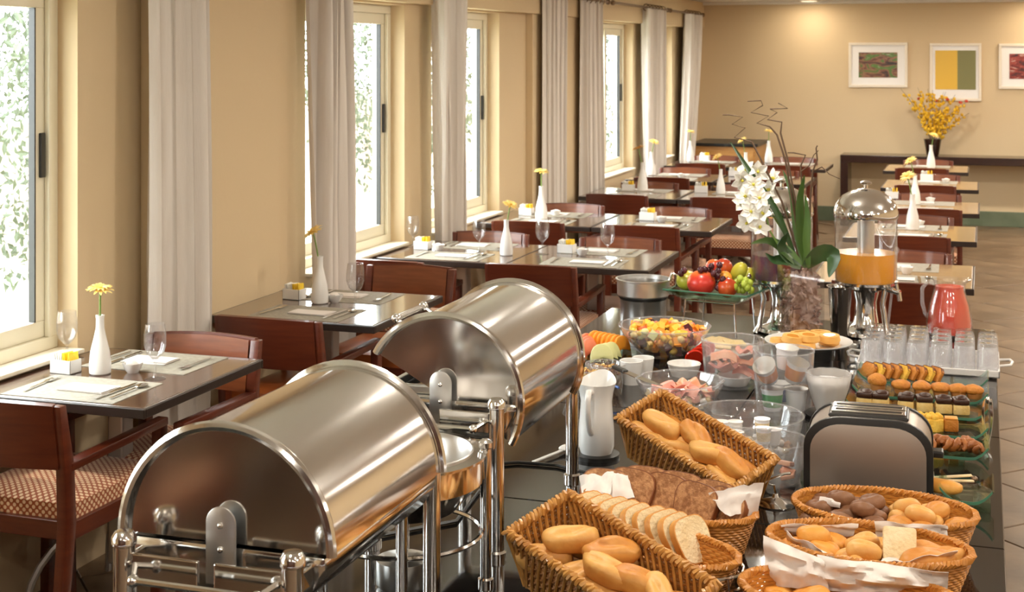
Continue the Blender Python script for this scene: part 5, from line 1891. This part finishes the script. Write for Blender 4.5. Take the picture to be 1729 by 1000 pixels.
# ------------------------------------------------------------------ bowls, plates and food in the middle
def bowl(name, label, loc, r0, r1, h, m='glass_bowl', group='glass bowls on the buffet', seg=36, flute=0.0, th=0.003, belly=0.75):
    t = thing(name, label, 'bowl', loc, 0, group)
    n = 7
    pf = [(0, 0), (r0, 0)]
    for i in range(1, n + 1):
        f = i / n
        pf.append((r0 + (r1 - r0) * math.sin(f * PI / 2 * belly) / math.sin(PI / 2 * belly), h * f))
    inn = [(max(0.002, r_ - th), z) for r_, z in reversed(pf[2:])] + [(r0 * 0.97, th), (0, th)]
    MB().lathe(pf + inn, seg, mod=(lambda a, z: 1 + flute * math.sin(10 * a) * min(1, z / h)) if flute else None).build('wall', m, t, 60)
    rr_ = pf[-1][0] - th / 2
    MB().tube([(rr_ * (1 + (flute * math.sin(10 * a) if flute else 0)) * math.cos(a), rr_ * (1 + (flute * math.sin(10 * a) if flute else 0)) * math.sin(a), h) for a in [2 * PI * i / 60 for i in range(60)]], th * 0.8, 6, closed=True).build('lip', 'glass_milky' if m != 'porcelain' else m, t)
    return t


def chunks(name, label, loc, r, z0, z1, mats, n, size, seed, cat='food', dome=0.0, taper=0.75):
    """loose small pieces nobody could count: one object with a slot per colour"""
    rr = random.Random(seed)
    m = MB()
    slots = []
    for k in range(n):
        f = rr.random() ** 0.6
        z = z0 + (z1 - z0) * f
        rad = r * (taper + (1 - taper) * f)
        q = rad * math.sqrt(rr.random())
        a = rr.uniform(0, 6.28)
        zz = z + dome * (1 - (q / r) ** 2) * f
        s = size * rr.uniform(0.75, 1.2)
        n0 = len(m.f)
        if rr.random() < 0.55:
            m.box((q * math.cos(a), q * math.sin(a), zz), (s * 1.5, s * 1.3, s * 1.2), (rr.uniform(0, 3), rr.uniform(0, 3), rr.uniform(0, 3)))
        else:
            m.blob(s * 0.8, s * 0.75, s * 0.7, (q * math.cos(a), q * math.sin(a), zz), 8, 5)
        slots += [rr.randrange(len(mats))] * (len(m.f) - n0)
    me = m.mesh(name, 50)
    for x in mats:
        me.materials.append(MATS[x])
    for po, s_ in zip(me.polygons, slots):
        po.material_index = s_
    o = link(name, me, None, None, loc)
    return tag(o, label, cat, kind='stuff')


# fruit salad
q = bt(1122, 600)
bowl('salad_bowl', 'wide glass bowl full of fruit salad', q, 0.075, 0.165, 0.108)
chunks('fruit_salad', 'cut fruit salad of melon, papaya, grapes and kiwi', q, 0.146, 0.016, 0.090, ['papaya', 'pineapple', 'cheese', 'papaya', 'watermelon', 'papaya', 'pineapple', 'melon', 'plum', 'pineapple'], 330, 0.0175, 3, 'fruit salad', 0.022, 0.52)
# sliced melon platter
q = bt(1022, 606)
t = thing('melon_platter', 'round glass platter of sliced melon and papaya', 'plate', q)
MB().lathe([(0, 0), (0.07, 0), (0.125, 0.014), (0.125, 0.018), (0.07, 0.005), (0, 0.005)], 36).build('dish', 'glass_green', t)


def wedge(name, label, m, px, py, dy, L, th, hgt, rz, lean, group):
    c = at(px, py, ZB + 0.008)
    out = [(L / 2 * math.cos(PI * i / 10), hgt * math.sin(PI * i / 10) - 0.25 * hgt * math.sin(PI * i / 10) ** 2) for i in range(11)] + [(-L / 4, hgt * 0.12), (0, hgt * 0.18), (L / 4, hgt * 0.12)]
    o = MB().prism(out, (0, 0, 0), (1, 0, 0), (0, 0, 1), (0, th, 0)).build(name, m, None, 30, bevel=0.003, loc=c, rot=(lean, 0, rz))
    tag(o, label, 'fruit slice', group)


for k in range(7):
    wedge('papaya_slice', 'orange papaya slice, %s from the chafing dish' % NTH[k], 'papaya', 1008 + k * 7.5, 588 + k * 1.5, 0, 0.10, 0.011, 0.085, R(70), R(-8), 'papaya slices')
for k in range(3):
    wedge('melon_slice', 'pale honeydew wedge on the melon platter, %s from the chafing dish' % NTH[k], 'melon', 1018 + k * 10, 612 - k * 2, 0, 0.085, 0.016, 0.085, R(35 + 15 * k), R(-15), 'honeydew wedges')
for k in range(3):
    wedge('watermelon_slice', 'pink watermelon wedge by the chafing dish, %s from the front' % NTH[k], 'watermelon', 1000 - k * 3, 604 - k * 8, 0, 0.07, 0.014, 0.092 - 0.01 * k, R(60), R(-10), 'watermelon wedges')
# cheese and tomato platter
q = bt(1213, 594)
t = thing('cheese_platter', 'steel platter of sliced cheese and tomato under fruit stand', 'plate', q)
MB().lathe([(0, 0), (0.09, 0), (0.145, 0.012), (0.145, 0.015), (0.09, 0.004), (0, 0.004)], 36).build('dish', 'porcelain', t)
for k in range(6):
    c = bt(1205 + 12 * (k % 4), 575 + 4 * (k // 2), 0.012 + 0.005 * k)
    o = MB().box((0, 0, 0), (0.075, 0.065, 0.003)).build('cheese_slice', 'cheese', None, 0, loc=c, rot=(R(6), 0.05, rnd.uniform(-0.6, 0.6)))
    tag(o, 'pale cheese slice fanned on the round platter', 'cheese', 'cheese slices')
for k in range(4):
    c = bt(1172 + 7 * k, 603 - 5 * k, 0.022 + 0.004 * k)
    o = MB().lathe([(0, -0.004), (0.030, -0.004), (0.032, 0), (0.030, 0.004), (0, 0.004)], 20).build('tomato_slice', 'tomato', None, 40, loc=c, rot=(R(-58), R(12), 0.5))
    tag(o, 'red tomato slice leaning on the round platter', 'tomato', 'tomato slices')
# custard pancake plate on a dark base
q = bt(1365, 604)
t = thing('pancake_plate', 'round plate of custard cakes on a dark base', 'plate', q)
MB().lathe([(0, 0), (0.085, 0), (0.085, 0.034), (0, 0.034)], 32).build('base', 'black_plastic', t)
MB().lathe([(0, 0.035), (0.090, 0.035), (0.152, 0.058), (0.154, 0.062), (0.150, 0.062), (0.090, 0.040), (0, 0.040)], 40).build('dish', 'porcelain', t)
for k, (px, py, dz) in enumerate([(1318, 582, 0.046), (1358, 588, 0.046), (1398, 580, 0.046), (1352, 571, 0.046), (1385, 570, 0.046), (1338, 578, 0.066), (1365, 576, 0.070), (1400, 577, 0.062)]):
    c = at(px, py, ZB + dz)
    t = thing('custard_cake', 'pale custard cake on the round plate, %s' % ('inner edge', 'front edge', 'outer edge', 'back edge', 'back outer edge', 'upper layer inner', 'topmost', 'upper layer outer')[k], 'cake', c, 0, 'custard cakes on the round plate', rot=(rnd.uniform(-.12, .12), rnd.uniform(-.12, .12), 0))
    MB().lathe([(0, 0), (0.036, 0), (0.040, 0.006), (0.036, 0.024), (0.030, 0.026), (0.022, 0.022), (0, 0.022)], 24).build('body', 'pancake', t)
    MB().lathe([(0, 0.0222), (0.0215, 0.0222), (0.0215, 0.0242), (0, 0.0242)], 20).build('caramel', 'caramel', t)

# granola bowls
for k, (px, py, lb) in enumerate(((1022, 652, 'small glass bowl of granola behind the milk jug'), (985, 660, 'small glass bowl of cereal half hidden by the chafing dish'))):
    q = bt(px, py)
    bowl('cereal_bowl', lb, q, 0.036, 0.066, 0.072)
    chunks('granola', 'brown granola filling the bowl behind the jug' if k == 0 else 'brown cereal rings in the half hidden bowl', q, 0.055, 0.010, 0.060, ['granola', 'crust_brown', 'cake_cream'], 160, 0.006, 9 + k, 'cereal', 0.008, 0.55)
t = thing('ladle', 'dark handled spoon resting in the granola bowl', 'spoon', bt(1020, 652, 0.030))
MB().tube([(-0.02, 0.0, 0.02), (0.06, -0.05, 0.01)], 0.004, 8).build('handle', 'label_blue', t)
MB().blob(0.014, 0.010, 0.005, (-0.026, 0.003, 0.02), 10, 6).build('bowl', 'steel', t)
# white cups and bowl
for k, (px, py, r, h, lb) in enumerate(((1066, 648, 0.038, 0.075, 'white plastic cup by the granola bowl'), (1086, 640, 0.036, 0.070, 'white cup with steel knife across it'), (1155, 634, 0.056, 0.040, 'low white porcelain bowl below the fruit salad'))):
    bowl('white_bowl' if k == 2 else 'white_cup', lb, bt(px, py), r * 0.75, r, h, 'porcelain', 'white cups and bowls on the buffet')
t = thing('carving_knife', 'broad steel knife laid across the white cups', 'knife', bt(1083, 640, 0.082), R(-48))
MB().prism([(-0.10, -0.012), (0.05, -0.014), (0.11, 0.012), (-0.10, 0.012)], (0, 0, 0), (1, 0, 0), (0, 1, 0), (0, 0, 0.0025)).build('blade', 'steel', t, 0)
MB().bar((-0.18, 0, 0.001), (-0.10, 0, 0.001), 0.020, 0.012).build('handle', 'black_plastic', t, 0, bevel=0.004)
# ham bowl
q = bt(1148, 688)
bowl('ham_bowl', 'wide fluted glass bowl of folded ham slices', q, 0.085, 0.132, 0.085, flute=0.03)
for k in range(9):
    a = k * 2.4
    rr_ = 0.062 * math.sqrt((k + 0.5) / 9)
    c = q + Vector((rr_ * math.cos(a), rr_ * math.sin(a) * 0.9, 0.050 + 0.004 * (k % 4)))
    o = MB().grid(lambda u, v, k=k: ((u - .5) * 0.085, (v - .5) * 0.06 + 0.004 * math.sin(6 * u + k), 0.013 * math.sin(PI * 2 * v + k) + 0.009 * math.sin(4 * u + k)), 10, 8, thick=0.002).build('ham_slice', 'ham' if k % 3 else 'salmon', None, 60, loc=c, rot=(0, 0, a))
    tag(o, 'folded pink ham slice in the fluted bowl', 'ham', 'ham slices')
chunks('white_cheese', 'small white cheese cubes beneath the ham slices', q, 0.100, 0.012, 0.044, ['crumb_white', 'sugar_white', 'ham', 'crumb_white'], 150, 0.013, 21, 'cheese', 0, 0.85)
# salmon jar
q = bt(1237, 650)
bowl('glass_bowl', 'straight glass bowl with pink smoked fish', q, 0.088, 0.102, 0.150, belly=0.4)
for k in range(7):
    c = q + Vector((0.045 * math.cos(k * 2.1), 0.045 * math.sin(k * 2.1), 0.040 + 0.013 * k))
    o = MB().grid(lambda u, v, k=k: ((u - .5) * 0.085, (v - .5) * 0.055, 0.010 * math.sin(7 * v + k) + 0.008 * math.sin(5 * u + k)), 10, 8, thick=0.0025).build('fish_slice', 'salmon' if k % 2 else 'ham', None, 60, loc=c, rot=(0.1, 0.1, k * 1.3))
    tag(o, 'wavy smoked fish slice in the straight glass bowl', 'fish', 'smoked fish slices')
bowl('inner_dish', 'small white dish sitting in the straight glass bowl', q + Vector((0.01, -0.02, 0.006)), 0.04, 0.055, 0.03, 'porcelain', 'white cups and bowls on the buffet')


# yogurt container
def yogurt(loc, label, band, rot=(0, 0, 0), s=1.0):
    t = thing('yogurt_pot', label, 'yogurt', loc, 0, 'yogurt pots in the tall glass bowl' if s == 1 else 'cream pots in the low glass bowl', rot=rot)
    t.scale = (s, s, s)
    MB().lathe([(0, 0), (0.024, 0), (0.026, 0.004), (0.032, 0.060), (0.035, 0.062), (0.035, 0.065), (0, 0.065)], 24).build('cup', 'yogurt_white', t)
    MB().lathe([(0.0272, 0.012), (0.0318, 0.050), (0.0322, 0.050), (0.0276, 0.012), (0.0272, 0.012)], 24).build('label_band', band, t)
    MB().lathe([(0, 0.0652), (0.0355, 0.0652), (0.0355, 0.0664), (0, 0.0668)], 24).build('foil_lid', 'steel_brushed', t)


q = bt(1323, 694)
bowl('yogurt_bowl', 'tall clear glass bowl holding yogurt pots', q, 0.082, 0.092, 0.185, belly=0.4)
yogurt(q + Vector((-0.028, -0.040, 0.010)), 'yogurt pot with green label against the bowl front', 'label_green')
yogurt(q + Vector((0.040, -0.020, 0.010)), 'plain white yogurt pot beside the green labelled one', 'yogurt_white')
yogurt(q + Vector((-0.015, 0.040, 0.010)), 'yogurt pot with blue label at the bowl back', 'label_blue')
yogurt(q + Vector((0.025, 0.012, 0.090)), 'yogurt pot with orange label on top of others', 'label_orange', (0.2, 0.3, 0))
yogurt(q + Vector((-0.040, 0.0, 0.092)), 'tipped yogurt pot near the bowl rim', 'label_orange', (0.5, -0.5, 0.4))
yogurt(q + Vector((0.0, 0.045, 0.120)), 'white yogurt pot showing above the bowl rim', 'yogurt_white', (0.1, 0.1, 0))
# fluted white bowl on dark coaster
q = bt(1392, 703)
q.x += 0.012
t = bowl('fluted_bowl', 'frosted fluted glass bowl on a dark coaster', q + Vector((0, 0, 0.018)), 0.036, 0.066, 0.112, 'glass_fluted', flute=0.04)
o = MB().lathe([(0, 0), (0.066, 0), (0.070, 0.010), (0.060, 0.0175), (0, 0.0175)], 28).build('coaster', 'black_plastic', None, loc=q)
tag(o, 'round dark coaster under the fluted bowl', 'coaster')
o = MB().blob(0.055, 0.055, 0.010, (0, 0, 0), 18, 8, 0.2, 30, 4).build('cream', 'yogurt_white', None, 70, loc=q + Vector((0, 0, 0.105)))
tag(o, 'white cream filling the fluted bowl', 'cream')
# two low glass bowls in front
q = bt(1262, 768)
bowl('glass_bowl', 'wide low glass bowl behind the wicker crate', q, 0.115, 0.150, 0.110, flute=0.0)
chunks('crackers', 'crumbly crackers lying in the wide low glass bowl', q, 0.120, 0.010, 0.030, ['crumb_white', 'crumb_brown', 'sugar_white', 'crumb_white'], 90, 0.014, 33, 'crackers', 0, 0.95)
for k in range(6):
    c = q + Vector((0.07 * math.cos(k * 1.1), 0.06 * math.sin(k * 1.1), 0.034 + 0.012 * (k % 2)))
    yogurt(c, 'small cream pot lying in the wide low glass bowl', 'crumb_white' if k % 2 else 'yogurt_white', (0, 0, k), 0.62)
q = bt(1300, 812)
bowl('glass_bowl', 'glass bowl of wrapped butter beside the toaster', q, 0.070, 0.098, 0.105, flute=0.02)
for k in range(8):
    c = q + Vector((0.045 * math.cos(k * 2.2), 0.045 * math.sin(k * 2.2), 0.016 + 0.008 * (k // 2)))
    o = MB().box((0, 0, 0), (0.036, 0.028, 0.012)).build('butter_pat', ('salmon', 'sugar_white', 'crumb_white')[k % 3], None, 0, bevel=0.003, loc=c, rot=(rnd.uniform(-.3, .3), rnd.uniform(-.3, .3), k))
    tag(o, ('pink wrapped butter pat in the bowl beside the toaster', 'white wrapped butter pat in the bowl beside the toaster', 'cream wrapped butter pat in the bowl beside the toaster')[k % 3], 'butter', ('pink butter pats', 'white butter pats', 'cream butter pats')[k % 3])
# card holder stand
q = bt(1310, 852)
t = thing('card_stand', 'round steel stand with bent wire behind the bread basket', 'stand', q)
MB().lathe([(0, 0), (0.046, 0), (0.047, 0.003), (0.030, 0.010), (0.010, 0.018), (0.006, 0.026), (0, 0.027)], 28).build('base', 'steel', t)
MB().tube([(0, 0, 0.02), (-0.004, 0, 0.045), (-0.030, 0, 0.050), (0.020, 0.0, 0.075), (0.035, 0, 0.078)], 0.0032, 8).build('wire', 'steel', t)

# ------------------------------------------------------------------ flower arrangement
vq = bt(1352, 582)
t = thing('square_vase', 'square glass vase of bark chips holding white orchids', 'vase', vq, R(28))
hw = 0.066
VH = 0.305
m = MB()
for k in range(4):
    a = k * PI / 2
    M = Matrix.Rotation(a, 4, 'Z')
    s0 = len(m.v)
    m.mm((-hw, -hw, 0.004), (hw, -hw + 0.004, VH))
    m.xf(M, s0)
m.mm((-hw, -hw, 0), (hw, hw, 0.006))
m.build('glass_wall', 'glass', t, 0)
rr = random.Random(3)
m = MB()
for k in range(230):
    z = rr.uniform(0.012, VH - 0.035)
    f = hw - 0.014
    x, y = rr.uniform(-f, f), rr.uniform(-f, f)
    if rr.random() < 0.7:
        if rr.random() < 0.5:
            x = math.copysign(f, x)
        else:
            y = math.copysign(f, y)
    m.box((x, y, z), (rr.uniform(0.006, 0.012), rr.uniform(0.018, 0.036), rr.uniform(0.005, 0.010)), (rr.uniform(-1.5, 1.5), rr.uniform(-1, 1), rr.uniform(0, 3)))
m.mm((-hw + 0.02, -hw + 0.02, 0.01), (hw - 0.02, hw - 0.02, VH - 0.05))
o = m.build('bark_chips', 'bark', t, 0)
o['kind'] = 'stuff'
VT = vq + Vector((0, 0, VH - 0.02))
pl = thing('orchid_plant', 'white orchid spray with broad green leaves and curly twigs', 'flowers', VT)


def fp_(px, py, dy=0.0):
    return aty(px, py, vq.y + dy) - VT


def leaf(px_list, w, m, dy0=0.0, dy1=0.0, twist=0.0, cup=0.15):
    pts = [fp_(x, y, dy0 + (dy1 - dy0) * i / (len(px_list) - 1)) for i, (x, y) in enumerate(px_list)]
    n = 12
    sp = []
    for i in range(n):
        f = i / (n - 1) * (len(pts) - 1)
        a = int(min(f, len(pts) - 2))
        p0, p1, p2, p3 = pts[max(a - 1, 0)], pts[a], pts[a + 1], pts[min(a + 2, len(pts) - 1)]
        u = f - a
        sp.append(0.5 * ((2 * p1) + (p2 - p0) * u + (2 * p0 - 5 * p1 + 4 * p2 - p3) * u * u + (3 * p1 - p0 - 3 * p2 + p3) * u ** 3))

    def fn(u, v):
        i = round(u * (n - 1))
        tg = (sp[min(i + 1, n - 1)] - sp[max(i - 1, 0)]).normalized()
        side = tg.cross(Vector((0.25, -1, 0.15))).normalized()
        nn = side.cross(tg)
        q_ = Matrix.Rotation(twist * (u + 0.3), 3, tg)
        side, nn = q_ @ side, q_ @ nn
        ww = w * math.sin(PI * min(0.985, 0.10 + 0.885 * u)) ** 0.8
        s_ = (v - 0.5) * 2
        return sp[i] + side * ww * s_ + nn * (abs(s_) * ww * cup)
    MB().grid(fn, n, 5, thick=0.0012).build('leaf', m, pl, 60)


leaf([(1362, 452), (1352, 400), (1350, 340), (1358, 296)], 0.017, 'leaf_green', 0, -0.03, 0.4)
leaf([(1358, 452), (1345, 390), (1338, 330), (1322, 288)], 0.013, 'leaf_green', -0.01, 0.03, -0.3)
leaf([(1348, 450), (1312, 360), (1272, 300), (1233, 240)], 0.013, 'leaf_dark', 0, -0.05, 0.2, 0.3)
leaf([(1366, 452), (1362, 410), (1364, 370), (1360, 330)], 0.015, 'leaf_green', -0.03, -0.05, -0.6)
leaf([(1352, 450), (1330, 428), (1300, 408), (1268, 412)], 0.026, 'leaf_green', -0.02, -0.05, 0.9)
leaf([(1350, 452), (1330, 434), (1318, 415), (1330, 392)], 0.026, 'leaf_dark', -0.02, -0.06, 0.7)
leaf([(1360, 450), (1385, 428), (1408, 432), (1400, 468)], 0.034, 'leaf_dark', -0.02, -0.06, 0.5)
leaf([(1352, 452), (1325, 440), (1305, 440), (1292, 428)], 0.022, 'leaf_dark', -0.03, -0.07, 0.8)
# flower stems and blooms
st1 = [fp_(1352, 450), fp_(1325, 395), fp_(1296, 350), fp_(1272, 310), fp_(1255, 275)]
MB().tube(st1, [0.0045, 0.004, 0.0035, 0.003, 0.002], 7).build('flower_stem', 'stem_green', pl)
st2 = [fp_(1350, 450, -.02), fp_(1318, 420, -.03), fp_(1300, 390, -.04), fp_(1288, 345, -.04)]
MB().tube(st2, [0.0045, 0.004, 0.0035, 0.003], 7).build('flower_stem', 'stem_green', pl)


def bloom_mesh(seed):
    rr = random.Random(seed)
    m = MB()
    for k in range(6):
        a = k * PI / 3 + rr.uniform(-0.12, 0.12)
        L = rr.uniform(0.036, 0.044)

        def pf(u, v, a=a, L=L):
            r_ = 0.003 + L * v
            wd = 0.015 * math.sin(PI * min(0.97, 0.12 + 0.85 * v)) * (u - .5) * 2
            z = 0.020 * v - 0.016 * v * v + 0.004 * ((u - .5) * 2) ** 2
            return Vector((r_ * math.cos(a) - wd * math.sin(a), r_ * math.sin(a) + wd * math.cos(a), z))
        m.grid(pf, 5, 7, thick=0.0008)
    me = m.mesh('bloom', 60)
    me.materials.append(MATS['bloom_white'])
    return me


BL = [bloom_mesh(1), bloom_mesh(2)]
cen = MB().blob(0.006, 0.006, 0.010, (0, 0, 0.008), 8, 6).mesh('bloom_centre', 60)
cen.materials.append(MATS['pear'])
for k, (px, py, dy) in enumerate([(1262, 288, -.02), (1272, 312, -.06), (1252, 304, -.03), (1282, 335, -.07), (1260, 332, -.05), (1268, 358, -.07), (1290, 362, -.06), (1252, 345, -.04), (1280, 290, .0), (1300, 320, .02), (1262, 376, -.06), (1308, 302, 0.03), (1282, 385, -.06)]):
    rr = random.Random(60 + k)
    b_ = link('bloom', BL[k % 2], None, pl, fp_(px, py, dy), (R(80) + rr.uniform(-.5, .5), rr.uniform(-.6, .6), rr.uniform(-.9, .5)))
    link('bloom_centre', cen, None, b_)
# curly twigs


def twig(pix, dy, r=0.0030):
    pts = [fp_(x, y, dy * i / len(pix)) for i, (x, y) in enumerate(pix)]
    MB().tube(pts, [r * (1.5 - 0.9 * i / len(pts)) for i in range(len(pts))], 6).build('twig', 'twig', pl)


twig([(1356, 450), (1340, 350), (1326, 270), (1312, 228), (1300, 214), (1278, 208), (1298, 196), (1268, 190), (1288, 178), (1285, 170), (1262, 171)], 0.03)
twig([(1358, 450), (1345, 350), (1330, 270), (1318, 225), (1320, 206), (1296, 202), (1312, 190), (1300, 184), (1330, 183), (1314, 174)], -0.02)
twig([(1354, 450), (1320, 340), (1285, 270), (1270, 240), (1240, 232), (1258, 216), (1236, 210), (1254, 198), (1232, 194), (1220, 194)], 0.02)
twig([(1364, 450), (1355, 330), (1352, 280), (1360, 262), (1340, 258), (1330, 258)], 0.02)
twig([(1366, 450), (1368, 340), (1372, 290), (1380, 270), (1378, 250), (1380, 246)], -0.02)
twig([(1372, 290), (1388, 282), (1400, 294), (1418, 302)], -0.02, 0.0018)
twig([(1352, 290), (1366, 280), (1374, 262), (1382, 254)], 0.0, 0.0018)
for P in PROTOS:
    P.done()
